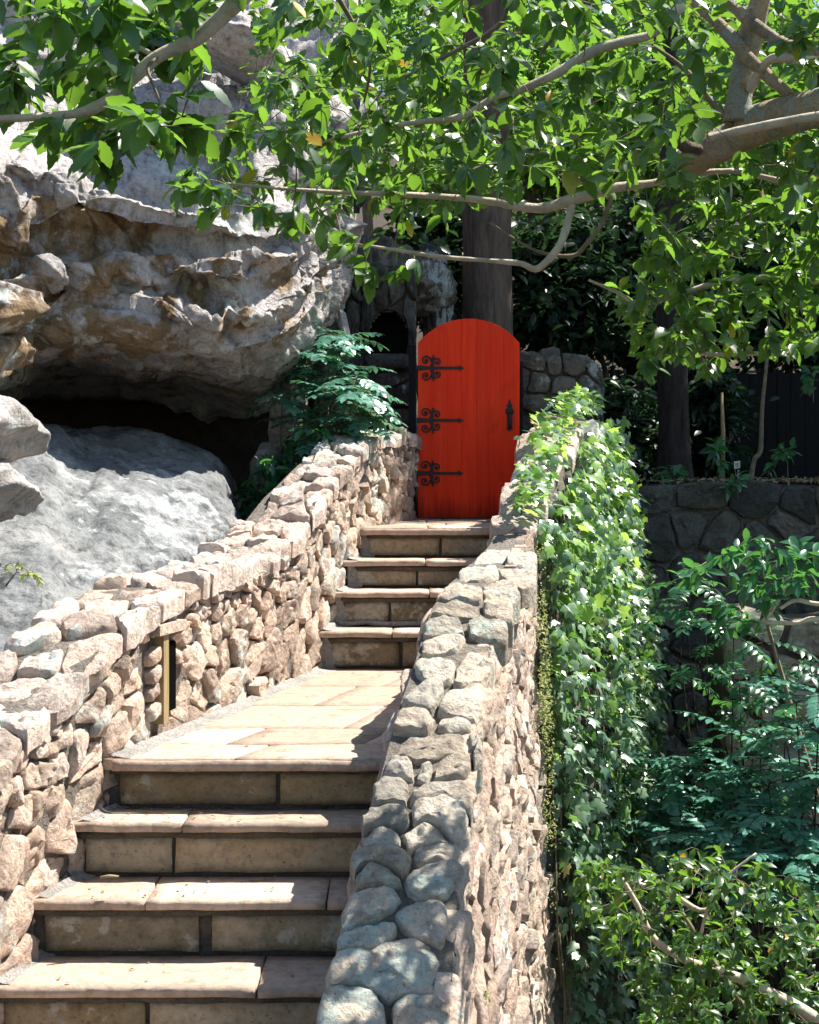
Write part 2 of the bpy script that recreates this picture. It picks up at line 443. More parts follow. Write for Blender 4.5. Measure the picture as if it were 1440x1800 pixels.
def grow(parent, skel_nodes, anchors, mat, rad=.0022, name='twigs', bend=.12):
    """join every anchor to the nearest node by a thin twig; returns twig end directions"""
    nodes = [Vector(p) for p in skel_nodes]
    A = np.array([list(a) for a in anchors]); Nn = np.array([list(p) for p in nodes])
    d0 = ((A[:, None, :]-Nn[None])**2).sum(2).min(1)
    order = np.argsort(d0)
    acc = ([], []); dirs = [None]*len(anchors); cap = 4000
    arr = np.zeros((cap+len(nodes)+len(anchors)*3, 3)); cnt = len(nodes); arr[:cnt] = Nn
    for i in order:
        a = Vector(anchors[i]); dd = ((arr[:cnt]-np.array(a))**2).sum(1); j = int(dd.argmin()); b = Vector(arr[j])
        L = (a-b).length
        mid = (a+b)*.5+Vector((rnd.gauss(0, 1), rnd.gauss(0, 1), rnd.gauss(0, 1)+.6))*L*bend
        q1 = b*.56+mid*.38+a*.06+Vector((0, 0, 0)); pts = [b, (b+mid)*.5+(mid-(a+b)*.5)*.3, mid, (mid+a)*.5+(mid-(a+b)*.5)*.3, a]
        r0 = rad*(1+2.2*min(L, .8)); add_tube(acc, pts, [r0, r0*.9, r0*.8, r0*.65, rad*.6], 4)
        for p in (pts[1], mid, pts[3], a):
            if cnt < len(arr): arr[cnt] = p; cnt += 1
        dirs[i] = (a-pts[3])
    o = mesh_obj(name, acc[0], acc[1], mat, parent); o['kind'] = 'stuff'
    return dirs

# ------------------------------------------------------------------ stones
def clip(poly, nx, ny, c):
    """keep nx*x+ny*y<=c"""
    out = []; n = len(poly)
    for i in range(n):
        a = poly[i]; b = poly[(i+1) % n]
        da = nx*a[0]+ny*a[1]-c; db = nx*b[0]+ny*b[1]-c
        if da <= 0: out.append(a)
        if (da < 0) != (db < 0) and abs(da-db) > 1e-12:
            t = da/(da-db); out.append((a[0]+(b[0]-a[0])*t, a[1]+(b[1]-a[1])*t))
    return out

def voronoi(seeds, box, gap, ax=1.0, k=22):
    """irregular cells; ax>1 stretches cells along s"""
    S = np.array(seeds, float); Q = S.copy(); Q[:, 0] /= ax
    cells = []
    for i in range(len(S)):
        d = ((Q-Q[i])**2).sum(1); idx = np.argsort(d)[1:k+1]
        poly = [(box[0]/ax, box[1]), (box[2]/ax, box[1]), (box[2]/ax, box[3]), (box[0]/ax, box[3])]
        for j in idx:
            dx, dy = Q[j]-Q[i]; L = math.hypot(dx, dy)
            if L < 1e-6: continue
            nx, ny = dx/L, dy/L; mx, my = (Q[i]+Q[j])/2
            poly = clip(poly, nx, ny, nx*mx+ny*my-gap/2)
            if len(poly) < 3: break
        if len(poly) >= 3:
            cells.append([(x*ax, y) for x, y in poly])
    return cells

def jitter_seeds(box, ds, dt, j=.36, dt_fn=None):
    out = []; t = box[1]+dt(box[1])*.5 if callable(dt) else box[1]+dt*.5; r = 0
    while t < box[3]:
        h = dt(t) if callable(dt) else dt
        w = ds(t) if callable(ds) else ds
        s = box[0]+w*(.25 if r % 2 else .75)*rnd.uniform(.6, 1.3)
        while s < box[2]:
            out.append((s+rnd.uniform(-j, j)*w*.5, t+rnd.uniform(-j, j)*h))
            s += w*rnd.uniform(.55, 1.45)
        t += h; r += 1
    return out

def resample(poly, n):
    P = poly; L = []; tot = 0
    for i in range(len(P)):
        a = P[i]; b = P[(i+1) % len(P)]; l = math.hypot(b[0]-a[0], b[1]-a[1]); L.append((tot, l)); tot += l
    out = []; i = 0
    for k in range(n):
        d = tot*k/n
        while i < len(P)-1 and d > L[i][0]+L[i][1]: i += 1
        a = P[i]; b = P[(i+1) % len(P)]; t = (d-L[i][0])/max(L[i][1], 1e-9)
        out.append((a[0]+(b[0]-a[0])*t, a[1]+(b[1]-a[1])*t))
    return out

def stone_data(poly, surf, height, depth, n=18, rough=.012, tilt=0.0, seed=0, boxy=.5, edge=.03):
    """poly in (s,t); surf(s,t)->(point, normal). gives rings from deep inside to a rough crown"""
    cs = sum(p[0] for p in poly)/len(poly); ct = sum(p[1] for p in poly)/len(poly)
    pts = resample(poly, n)
    pts = [((a[0]+6*b[0]+c[0])/8, (a[1]+6*b[1]+c[1])/8) for a, b, c in zip(pts[-1:]+pts[:-1], pts, pts[1:]+pts[:1])]
    size = math.sqrt(max(1e-6, abs(sum(pts[i][0]*pts[(i+1) % n][1]-pts[(i+1) % n][0]*pts[i][1] for i in range(n)))/2))
    e = min(edge/size, .16)
    rings = [(1.0, -depth), (1.0, 0.0), (1.0, height*.62), (1-e*.45, height*.93), (1-e*1.3, height*1.0), (.72, height*1.02), (.5, height*1.03), (.25, height*1.02)]
    V = []; Fc = []
    off = Vector((seed*3.1, seed*1.3, seed*7.7))
    pl = []          # broken facets: tilted planes that cut the crown
    for _ in range(3):
        a = rnd.uniform(0, 6.28); pl.append((math.cos(a), math.sin(a), rnd.uniform(.18, .45)*size, rnd.uniform(.10, .5)))
    ta = rnd.uniform(0, 6.28); tt = tilt*rnd.uniform(.3, 1)
    for ri, (sc_, h) in enumerate(rings):
        for k, (s, t) in enumerate(pts):
            S = cs+(s-cs)*sc_; T = ct+(t-ct)*sc_
            p, nn = surf(S, T)
            if h > 0:
                h2 = h+tt*(math.cos(ta)*(S-cs)+math.sin(ta)*(T-ct))
                for (ca, sa, d0, sl_) in pl:
                    q = ca*(S-cs)+sa*(T-ct)-d0
                    if q > 0: h2 -= q*sl_
                h2 = max(h2, height*.12)
                nv = noise.noise(p*7+off)*rough*1.3+abs(noise.noise(p*13+off))*-rough*1.5+noise.noise(p*27+off)*rough*.75+noise.noise(p*55+off)*rough*.45
                h2 += nv
            else: h2 = h
            w = Vector((noise.noise(p*12+off), noise.noise(p*12+off+Vector((9, 0, 0))), noise.noise(p*12+off+Vector((0, 9, 0)))))
            w2 = Vector((noise.noise(p*34+off), noise.noise(p*34+off+Vector((9, 0, 0))), noise.noise(p*34+off+Vector((0, 9, 0)))))
            V.append(p+nn*h2+w*rough*.8+w2*rough*.5)
    m = len(rings)
    p, nn = surf(cs, ct); V.append(p+nn*(height*1.03+noise.noise(p*6+off)*rough))
    for i in range(m-1):
        for k in range(n):
            a = i*n+k; b = i*n+(k+1) % n
            Fc.append((a, b, b+n, a+n))
    c = len(V)-1
    for k in range(n): Fc.append(((m-1)*n+k, (m-1)*n+(k+1) % n, c))
    return V, Fc, size

def fix_wind(V, Fc, nn):
    # make faces point outward with respect to the surface normal
    f = Fc[-1]; a, b, c = (Vector(V[i]) for i in f)
    if (b-a).cross(c-a).dot(nn) < 0: return [tuple(reversed(x)) for x in Fc]
    return Fc

def stones(parent, cells, surf, mat, height=(.02, .05), depth=.06, rough=.012, tilt=.1, limit=290, name='stone', n=18, edge=.03, joined='small_stones'):
    """every cell a stone part; past the limit the rest are one stuff part"""
    items = []
    for i, c in enumerate(cells):
        if len(c) < 3: continue
        cs = sum(p[0] for p in c)/len(c); ct = sum(p[1] for p in c)/len(c)
        area = abs(sum(c[j][0]*c[(j+1) % len(c)][1]-c[(j+1) % len(c)][0]*c[j][1] for j in range(len(c))))/2
        if area < .0006: continue
        p, nn = surf(cs, ct)
        x = 720+p.x*F/p.y; y = 840-(p.z-EYE)*F/p.y
        vis = (-60 < x < 1500 and -60 < y < 1860)
        items.append(((math.sqrt(area)/p.y if vis else 0), c, p, nn, i))
    items.sort(key=lambda q: -q[0])
    acc = ([], [], [])
    for r, (sz, c, p, nn, i) in enumerate(items):
        nseg = n if r < limit else 12
        V, Fc, size = stone_data(c, surf, rnd.uniform(*height), depth, nseg, rough, tilt, i*1.37 % 50, edge=edge)
        Fc = fix_wind(V, Fc, nn)
        if r < limit:
            mesh_obj(name, V, Fc, mat, parent, True, p).data.set_sharp_from_angle(angle=R(38))
        else:
            o = len(acc[0]); acc[0].extend(V); acc[1].extend([tuple(k+o for k in f) for f in Fc]); acc[2].extend([rnd.random()]*len(V))
    if acc[0]:
        o = mesh_obj(joined, acc[0], acc[1], mat, parent)
        a = o.data.attributes.new('tint', 'FLOAT', 'POINT'); a.data.foreach_set('value', acc[2])
        o['kind'] = 'stuff'

def box_data(x0, x1, y0, y1, z0, z1, b=0.0, nx=1, seed=0, rough=0.0, ny=1, nz=1):
    """box with subdivided, slightly broken faces"""
    V = []; Fc = []; idx = {}
    def vid(i, j, k):
        key = (i, j, k)
        if key not in idx:
            p = Vector((x0+(x1-x0)*i/nx, y0+(y1-y0)*j/ny, z0+(z1-z0)*k/nz))
            if b:
                cx = (i in (0, nx)); cy = (j in (0, ny)); cz = (k in (0, nz))
                if cx+cy+cz >= 2:
                    if cx: p.x += b*(1 if i == 0 else -1)*.6
                    if cy: p.y += b*(1 if j == 0 else -1)*.6
                    if cz: p.z += b*(1 if k == 0 else -1)*.6
            if rough:
                q = p*7+Vector((seed, seed*.7, 0))
                p = p+Vector((noise.noise(q), noise.noise(q+Vector((5, 0, 0)))*1.2, noise.noise(q+Vector((0, 5, 0)))*.6))*rough
                q = q*4; p = p+Vector((noise.noise(q), noise.noise(q+Vector((5, 0, 0))), noise.noise(q+Vector((0, 5, 0)))*.5))*rough*.45
            idx[key] = len(V); V.append(p)
        return idx[key]
    for i in range(nx):
        for j in range(ny):
            Fc.append((vid(i, j, 0), vid(i, j+1, 0), vid(i+1, j+1, 0), vid(i+1, j, 0)))
            Fc.append((vid(i, j, nz), vid(i+1, j, nz), vid(i+1, j+1, nz), vid(i, j+1, nz)))
    for i in range(nx):
        for k in range(nz):
            Fc.append((vid(i, 0, k), vid(i+1, 0, k), vid(i+1, 0, k+1), vid(i, 0, k+1)))
            Fc.append((vid(i, ny, k), vid(i, ny, k+1), vid(i+1, ny, k+1), vid(i+1, ny, k)))
    for j in range(ny):
        for k in range(nz):
            Fc.append((vid(0, j, k), vid(0, j, k+1), vid(0, j+1, k+1), vid(0, j+1, k)))
            Fc.append((vid(nx, j, k), vid(nx, j+1, k), vid(nx, j+1, k+1), vid(nx, j, k+1)))
    return V, Fc

def box(name, x0, x1, y0, y1, z0, z1, mat, parent=None, b=0.0, nx=1, rough=0.0, ny=1, nz=1, seed=0, smooth=False):
    V, Fc = box_data(x0, x1, y0, y1, z0, z1, b, nx, seed, rough, ny, nz)
    return mesh_obj(name, V, Fc, mat, parent, smooth, ((x0+x1)/2, (y0+y1)/2, z0))

# ------------------------------------------------------------------ wall courses (positions in metres)
LY = [4.2, 5.0, 5.7, 5.95, 6.25, 6.5, 9.5, 9.8, 10.12, 10.45, 11.2, 12.0, 12.7]
LX = [-1.66, -1.55, -1.415, -1.36, -1.28, -1.188, -.524, -.455, -.395, -.325, -.19, -.045, .07]
LcY = [4.2, 5.0, 5.7, 6.25, 6.5, 7.0, 7.35, 8.0, 8.5, 9.1, 9.6, 10.05, 10.5, 11, 12, 12.7]
LcH = [1.75, 1.35, 1.0, .84, .70, .59, .53, .49, .465, .375, .15, 0.0, -.14, -.225, -.27, -.24]
RY = [3.9, 5.0, 12.7]; RX = [-.47, -.27, 1.05]
RcY = [3.9, 4.5, 5, 5.75, 6.2, 6.5, 7, 7.5, 8, 9, 9.5, 10, 10.5, 11, 12, 12.7]
RcH = [2.35, 1.97, 1.655, 1.11, .866, .76, .543, .47, .44, .357, .246, .07, -.07, -.26, -.39, -.40]
RoY = [3.9, 5.0, 5.75, 6.5, 7, 8, 9, 9.35, 10, 11, 12, 12.7]
RoX = [.0, .135, .215, .32, .39, .52, .64, .70, .88, 1.10, 1.33, 1.46]
ip = lambda y, a, b: float(np.interp(y, a, b))
lx = lambda Y: ip(Y, LY, LX); lh = lambda Y: ip(Y, LcY, LcH)
rx = lambda Y: ip(Y, RY, RX); rh = lambda Y: ip(Y, RcY, RcH); ro = lambda Y: ip(Y, RoY, RoX)
def batter(Y): return .04 if Y < 9.35 else min(.09, .04+(Y-9.35)*.05)

# step data: nosing front Y, tread height below eye, back Y
ST = [(5.25, 1.94, 5.64), (5.60, 1.73, 5.96), (5.93, 1.519, 6.275), (6.245, 1.307, 6.52), (6.49, 1.1055, 9.54),
      (9.51, .885, 9.83), (9.80, .676, 10.15), (10.12, .506, 10.48), (10.45, .317, 12.9)]

# ------------------------------------------------------------------ STAIRCASE
stairs = thing('stone_staircase', 'sunlit flagstone staircase in two flights climbing between two stone walls to the red door', 'stairs', (0, 5, 0))
seams = {0: [-.62], 1: [-.52, .1], 2: [-.95, -.3], 3: [-.86], 5: [-.1], 6: [.12], 7: [0.1], 8: []}
rseams = {0: [-.9], 1: [-.74], 2: [-.90], 3: [-.52], 4: [-.05], 5: [-.12, .2], 6: [.05], 7: [.2]}
for i, (yf, h, yb) in enumerate(ST):
    z = EYE-h; xl = lx(yf)-.05; xr = rx(yf)+.04
    # treads
    if i in (4, 8): continue
    cuts = [xl+.0]+[c for c in seams.get(i, []) if xl < c < xr]+[xr]
    for a, b_ in zip(cuts[:-1], cuts[1:]):
        box('tread', a+.0015, b_-.0015, yf, yb+.02, z-.038, z+rnd.uniform(-.002, .002), M_tread, stairs, .004, max(4, int((b_-a)/.05)), .006, 5, 2, i*3.3+a, True)
# landing flags (irregular paving), cut by hand from the photo's joints
def flag(poly, z, par, nm='flagstone'):
    P = resample(poly, 36); V = [(x, y, z-.045) for x, y in P]+[(x, y, z-.008) for x, y in P]
    cx = sum(p[0] for p in P)/36; cy = sum(p[1] for p in P)/36
    V += [(cx+(x-cx)*.99, cy+(y-cy)*.99, z+noise.noise(Vector((x*3, y*3, 5)))*.003) for x, y in P]
    V += [(cx+(x-cx)*.6, cy+(y-cy)*.6, z+noise.noise(Vector((x*3, y*3, 5)))*.003) for x, y in P]+[(cx, cy, z)]
    n = 36; Fc = []
    for r in range(3):
        for k in range(n): Fc.append((r*n+k, r*n+(k+1) % n, (r+1)*n+(k+1) % n, (r+1)*n+k))
    for k in range(n): Fc.append((3*n+k, 3*n+(k+1) % n, 4*n))
    area = sum(P[k][0]*P[(k+1) % n][1]-P[(k+1) % n][0]*P[k][1] for k in range(n))
    if area < 0: Fc = [tuple(reversed(f)) for f in Fc]
    mesh_obj(nm, V, Fc, M_tread, par, True, (cx, cy, z-.045))
z1 = EYE-1.1055
rows = [(6.49, 6.84, [.42]), (6.85, 7.28, [.30, .78]), (7.29, 8.0, [.62]), (8.01, 8.75, [.35, .8]), (8.76, 9.56, [.5])]
for y0, y1, fr in rows:
    cu = [0]+fr+[1]
    for a, b_ in zip(cu[:-1], cu[1:]):
        def X(fx, y, sk): return (lx(y)-.02)+(rx(y)+.05-lx(y))*fx
        sk = .04 if 0 < a else 0; sk2 = .05 if b_ < 1 else 0
        p = [(X(a, y0, 0)+.004, y0+.004), (X(b_, y0, 0)-.004, y0+.004), (X(b_+sk2, y1, 0)-.004, y1-.004), (X(a+sk, y1, 0)+.004, y1-.004)]
        flag(p, z1, stairs)
box('landing_edge', lx(6.49)+.02, rx(6.5)+.04, 6.462, 6.488, z1-.05, z1-.001, M_tread, stairs, .008, 30, .006, 1, 2, 4.4, True)
z2 = EYE-.317
xs = [-.36, .12, .60, 1.2]
for r_, (y0, y1) in enumerate([(10.45, 11.0), (11.01, 11.6), (11.61, 12.3), (12.31, 12.9)]):
    for a, b_ in zip(xs[:-1], xs[1:]):
        o_ = .13*(r_ % 2)
        x0 = max(a+o_, lx(y0)-.03) if a == xs[0] else a+o_
        x1 = b_+o_ if b_ < 1.1 else rx(y1)+.05
        if x1 > x0+.05: flag([(x0+.003, y0+.003), (x1-.003, y0+.003), (x1-.003, y1-.003), (x0+.003, y1-.003)], z2, stairs)
box('landing_edge', lx(10.4)+.02, rx(10.4)+.06, 10.42, 10.447, z2-.05, z2-.001, M_tread, stairs, .008, 24, .006, 1, 2, 8.4, True)
# risers
for i in range(len(ST)-1):
    yf, h, yb = ST[i]; h2 = ST[i+1][1]; yn = ST[i+1][0]
    za = EYE-h; zb = EYE-h2-.038
    xl = lx(yn)-.03; xr = rx(yn)+.06
    box('riser_mortar', xl, xr, yn+.075, yn+.3, za-.12, zb+.0, M_joint, stairs, 0, 24, .006, 1, 4, i*2.2, True)
    box('mortar_bed', xl+.03, xr, yn+.045, yn+.076, zb-.032, zb-.001, M_joint, stairs, .004, 40, .008, 1, 2, i*5.1, True)
    st = xl+.07
    cuts = [st]+[c for c in rseams[i] if st+.1 < c < xr-.1]+[xr]
    for q, (a, b_) in enumerate(zip(cuts[:-1], cuts[1:])):
        sk = .018 if i == 1 else .004
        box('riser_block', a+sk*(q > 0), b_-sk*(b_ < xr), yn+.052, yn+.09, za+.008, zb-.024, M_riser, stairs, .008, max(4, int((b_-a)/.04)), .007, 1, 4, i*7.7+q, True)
# body under the steps
V = []; Fc = []
prof = [(4.2, 0.0), (4.2, EYE-2.5)]
for (yf, h, yb) in ST[:]:
    prof += [(yf+.12, prof[-1][1]), (yf+.12, EYE-h-.052)]
prof += [(12.85, EYE-.317-.052), (12.85, 0.0)]
n = len(prof)
for (y, z) in prof: V.append((lx(y)-.05, y, z)); V.append((rx(y)+.06, y, z))
for k in range(n): a = 2*k; b_ = 2*((k+1) % n); Fc.append((a, b_, b_+1, a+1))
Fc.append(tuple(2*k for k in range(n))); Fc.append(tuple(2*k+1 for k in reversed(range(n))))
mesh_obj('stair_core', V, Fc, M_joint, stairs, False)
# cement haunch along the left wall, an uneven fillet on every level
def fillet(pts, w, h, mat, par, nm='cement_fillet', seed=0, side=1):
    V = []; Fc = []; P = []
    for (a, b_) in zip(pts[:-1], pts[1:]):
        m = max(2, int((Vector(b_)-Vector(a)).length/.04))
        for k in range(m): P.append(Vector(a).lerp(Vector(b_), k/m))
    P.append(Vector(pts[-1]))
    prof = [(-.04, h*1.3), (.0, h), (.2, h*.55), (.5, h*.22), (.85, h*.10), (1.0, -.004)]
    for p in P:
        ww = w*(1+.55*noise.noise(p*6+Vector((seed, 0, 0)))+.35*noise.noise(p*19))
        for (u, hh) in prof:
            V.append(p+Vector((side*u*ww, 0, hh*(1+.4*noise.noise(p*11+Vector((u*3, 0, 0)))) if hh > 0 else hh)))
    k = len(prof)
    for i in range(len(P)-1):
        for j in range(k-1): Fc.append((i*k+j, i*k+j+1, (i+1)*k+j+1, (i+1)*k+j))
    if side < 0: Fc = [tuple(reversed(f)) for f in Fc]
    mesh_obj(nm, V, Fc, mat, par)
for i, (yf, h, yb) in enumerate(ST[:-1]):
    z = EYE-h+.0005; ye = ST[i+1][0]+.06
    fillet([(lx(yf+.03)+.015, yf+.03, z), (lx(ye)+.015, ye, z)] if i != 4 else [(lx(y)+.015, y, z) for y in np.linspace(yf+.01, ye, 8)],
           0.045 if i < 4 else (.085 if i == 4 else .05), .013, M_cement, stairs, seed=i)
    if i >= 4:   # cement smeared up the left ends of the upper risers
        yn = ST[i+1][0]
        V = []; Fc = []; k = 10
        for a in range(k+1):
            zz = z+(ST[i][1]-ST[i+1][1]+.0)*a/k
            w = (.055+.03*noise.noise(Vector((i, a*.7, 0))))*(1.5-a/k)
            for u in (-.02, .4, 1): V.append((lx(yn)+.015+w*u, yn+.042-.0*u-(.016 if u < .9 else -.008), zz))
        for a in range(k):
            for b_ in (0, 1): Fc.append((a*3+b_, a*3+b_+1, a*3+b_+4, a*3+b_+3))
        mesh_obj('cement_smear', V, Fc, M_cement, stairs)
# thin cement wash at the foot of the second upper riser
box('cement_wash', lx(9.8)+.03, rx(9.8), 9.825, 9.86, EYE-.885, EYE-.885+.035, M_cement, stairs, .006, 40, .014, 1, 2, 3.3, True)

# ------------------------------------------------------------------ LEFT PARAPET
Lwall = thing('parapet_wall', 'pale sunlit rubble parapet curving up the left side of the stairs below the overhanging boulder', 'stone wall', (-1, 6, 0))
def surfL(s, t):
    x = lx(s); d = (lx(s+.05)-lx(s-.05))/.1
    n = Vector((1, -d, 0)).normalized()
    return Vector((x, s, EYE-lh(s)-t))-n*.02, n
NI = (6.93, 7.16)      # opening for the timber post
bx = (4.4, .0, 12.62, 1.15)
def dsL(t): return .13+.15*min(1, t/.55)
def dtL(t): return .072+.10*min(1, t/.5)
seeds = jitter_seeds(bx, dsL, dtL)
cells = voronoi(seeds, bx, .012, 1.25)
def nic(c):
    s = sum(p[0] for p in c)/len(c); t = sum(p[1] for p in c)/len(c)
    return NI[0] < s < NI[1]+.10 and .12 < t < .46
cells = [c for c in cells if not nic(c)]
stones(Lwall, cells, surfL, M_sand, (.012, .045), .07, .011, .25, 285, 'stone', 24, .022)
# small squared stones beside the post
post_s = 7.06
for q, (s, t) in enumerate([(6.97, .16), (6.98, .235), (6.97, .31), (6.96, .39), (7.32, .17), (7.33, .25)]):
    pl = [(s-.05, t-.032), (s+.05, t-.032), (s+.052, t+.03), (s-.05, t+.032)]
    V, Fc, _ = stone_data(pl, surfL, .045, .05, 14, .008, .1, q+3.3); p, nn = surfL(s, t)
    mesh_obj('stone', V, fix_wind(V, Fc, nn), M_sand, Lwall, True, p)
p, nn = surfL(post_s, .28)
tx = Vector((.2, 1, 0)).normalized()
def obox(name, c, ax, ay, hx, hy, hz, mat, par):
    V = [Vector(c)+ax*(sx*hx)+ay*(sy*hy)+Vector((0, 0, sz*hz)) for sx in (-1, 1) for sy in (-1, 1) for sz in (-1, 1)]
    Fc = [(0, 1, 3, 2), (4, 6, 7, 5), (0, 4, 5, 1), (2, 3, 7, 6), (0, 2, 6, 4), (1, 5, 7, 3)]
    return mesh_obj(name, V, Fc, mat, par, False, c)
obox('timber_post', p+nn*.0, tx, nn, .032, .045, .19, M_wood, Lwall)
obox('dark_hole_panel', p+nn*.014+tx*.105, tx, nn, .07, .012, .15, M_holeshade, Lwall)  # flat near-black panel, painting in the shade of a hole
obox('lintel_stone', p+Vector((0, 0, .215))+nn*.0+tx*.05, tx, nn, .17, .06, .022, M_sand, Lwall)
# mortar core
def wall_core(nm, Y0, Y1, fx_in, fx_out, ftop, zb, mat, par, bat=None, step=.1):
    V = []; Fc = []; ys = np.arange(Y0, Y1+.001, step)
    for y in ys:
        a = fx_in(y); b_ = fx_out(y); t = ftop(y)
        bb = (bat(y) if bat else 0)*(t-zb)
        V += [(a, y, zb), (a, y, t), (b_, y, t), (b_+bb, y, zb)]
    for i in range(len(ys)-1):
        for j in range(3): Fc.append((i*4+j, i*4+j+1, (i+1)*4+j+1, (i+1)*4+j))
    Fc.append((0, 3, 2, 1)); e = (len(ys)-1)*4; Fc.append((e, e+1, e+2, e+3))
    o = mesh_obj(nm, V, Fc, mat, par, False)
    # outward normals
    import bmesh
    bm = bmesh.new(); bm.from_mesh(o.data); bmesh.ops.recalc_face_normals(bm, faces=bm.faces); bm.to_mesh(o.data); bm.free()
    return o
LW = lambda Y: ip(Y, [4, 9, 10, 10.6, 12.7], [.42, .40, .34, .30, .26])
LB = lambda Y: EYE-lh(Y)-1.3
wall_core('mortar_core', 4.2, 12.6, lambda y: lx(y)-.022, lambda y: lx(y)-LW(y)+.02, lambda y: EYE-lh(y)+.035, 0.5, M_mort, Lwall)
# coping: irregular slabs across the top
def surfLc(s, t):    # s along Y, t across (0 inner edge -> 1 outer edge)
    d = (lx(s+.05)-lx(s-.05))/.1; sl = -(lh(s+.06)-lh(s-.06))/.12
    n = Vector((0.06, -sl*.8, 1)).normalized()
    return Vector((lx(s)+.02-t, s, EYE-lh(s)+.02)), n
def cap_cells(Y0, Y1, wfun, lmin, lmax):
    out = []; s = Y0
    while s < Y1:
        L = rnd.uniform(lmin, lmax); w = wfun(s); g = .008
        r = rnd.random()
        sk = rnd.uniform(-.06, .06)
        def jit(p): return (p[0]+rnd.uniform(-.03, .03), p[1]+rnd.uniform(-.015, .015))
        o0 = rnd.uniform(-.02, .015); o1 = w+rnd.uniform(-.03, .05)
        if r < .35:
            out.append([jit(p) for p in [(s, o0), (s+L*.5, o0-.02), (s+L-g, o0+.01), (s+L+sk-g, w*.5), (s+L-g, o1), (s+L*.5, o1+.02), (s, o1), (s+sk, w*.5)]])
        else:
            m = w*rnd.uniform(.38, .62); c = s+L*rnd.uniform(.4, .6)
            out.append([jit(p) for p in [(s, o0), (s+L*.5, o0-.02), (s+L-g, o0), (s+L-g, m*.5), (s+L-g, m-g), (s, m-g)]])
            if r < .75:
                out.append([jit(p) for p in [(s, m+g), (s+L-g, m+g), (s+L-g+sk, w*.8), (s+L-g, o1), (s+L*.5, o1+.02), (s, o1)]])
            else:
                out.append([jit(p) for p in [(s, m+g), (c-g, m+g), (c-g, o1), (s, o1)]]); out.append([jit(p) for p in [(c+g, m+g), (s+L-g, m+g), (s+L-g, o1), (c+g, o1)]])
        s += L
    return out
cl = []
for (a_, b_, ds_, dt_) in ((4.5, 9.3, .27, .15), (9.3, 12.6, .22, .13)):
    bx_ = (a_, -.012, b_, LW((a_+b_)/2)+.02)
    for c in voronoi(jitter_seeds(bx_, lambda t: ds_, lambda t: dt_, .42), bx_, .012, 1.25):
        cl.append([(a+.0, b+(.045*noise.noise(Vector((a*4.5, 3, 0))) if b < .01 or b > bx_[3]-.01 else 0)) for a, b in resample(c, 30)])
stones(Lwall, cl, surfLc, M_capL, (.025, .075), .05, .014, .2, 300, 'coping_stone', 28, .022)

# ------------------------------------------------------------------ RIGHT PARAPET
Rwall = thing('parapet_wall', 'tall rubble wall right of the stairs with mint lichen on its near coping and sheer outer face', 'stone wall', (0, 5, 0))
def surfRc(s, t):     # s along Y, t = X offset from inner edge
    sl = -(rh(s+.12)-rh(s-.12))/.24
    n = Vector((0, -sl*.75, 1)).normalized()
    return Vector((rx(s)+t, s, EYE-rh(s)-.03)), n
def cap_st(x, y):
    lo, hi = 3.9, 12.6
    for _ in range(40):
        m = (lo+hi)/2
        if 840+rh(m)*F/m > y: lo = m
        else: hi = m
    Y = (lo+hi)/2
    return (Y, (x-720)*Y/F-rx(Y))
A7 = """60,1700 90,1620 180,1575 270,1570 370,1640 410,1740 425,1950 40,1950
440,1700 480,1655 560,1636 690,1645 745,1690 745,1950 460,1950
160,1430 300,1395 440,1350 600,1340 690,1360 715,1400 712,1500 765,1600 735,1650 560,1622 470,1645 430,1685 380,1632 270,1560 180,1562 85,1605 95,1530
480,1180 530,1135 680,1125 745,1170 740,1260 715,1385 640,1345 540,1325 472,1240
155,1350 260,1310 440,1262 478,1275 470,1330 400,1390 250,1412 170,1400
185,1190 220,1110 330,1066 460,1066 508,1120 470,1180 340,1256 230,1306 178,1300
510,1030 560,965 700,935 800,938 840,985 800,1040 740,1118 600,1135 520,1100
565,880 620,848 780,832 825,850 820,925 700,930 560,955
235,880 300,858 440,866 545,900 548,950 505,1020 420,962 330,940 245,1000 230,940
250,1010 330,948 410,966 496,1048 440,1060 330,1060 250,1080
275,790 340,758 440,753 496,790 498,848 440,858 300,850
494,805 620,745 700,752 756,828 620,842 560,878 540,895
285,690 340,635 440,625 526,645 540,740 496,780 430,748 340,750 290,760
350,520 380,492 500,497 533,540 531,636 440,618 347,636
545,560 620,522 740,502 830,512 878,600 870,690 838,605 600,618 550,640
548,655 600,624 830,612 850,700 830,800 762,826 704,752 620,736 556,740
395,460 430,390 520,380 566,430 558,498 480,493
410,388 430,330 520,280 680,267 830,257 873,340 858,368 740,368 620,418 574,422 522,376
664,500 684,430 800,370 868,384 868,430 820,498 740,494
573,510 592,442 640,418 658,440 640,513
455,250 480,144 640,144 688,215 640,268 520,265
682,240 700,184 840,174 870,210 860,250 760,258
500,110 530,2 720,12 713,70 668,158 600,135
684,160 722,74 800,30 935,30 938,110 900,198 704,175
880,380 915,300 930,330 925,420 880,450
848,270 915,240 925,290 905,330 878,335"""
A6 = """465,530 480,505 590,507 603,560 590,598 540,618 500,600 460,565
604,560 640,492 740,462 745,530 700,600 620,636 592,612
485,450 520,432 640,442 600,488 520,503 485,500
490,400 540,377 620,378 637,428 560,438 490,438
642,400 690,377 778,372 783,440 740,458 652,440
510,370 530,332 600,318 687,332 678,373 620,375
702,360 702,322 800,302 810,380 760,383
540,302 590,252 688,243 697,318 600,315
694,250 800,232 830,290 790,308 702,316
600,235 640,192 738,182 757,228 690,240
742,190 878,180 888,238 830,250 762,230
660,180 720,122 798,132 778,176
794,132 888,165 885,182 782,180"""
cells = []
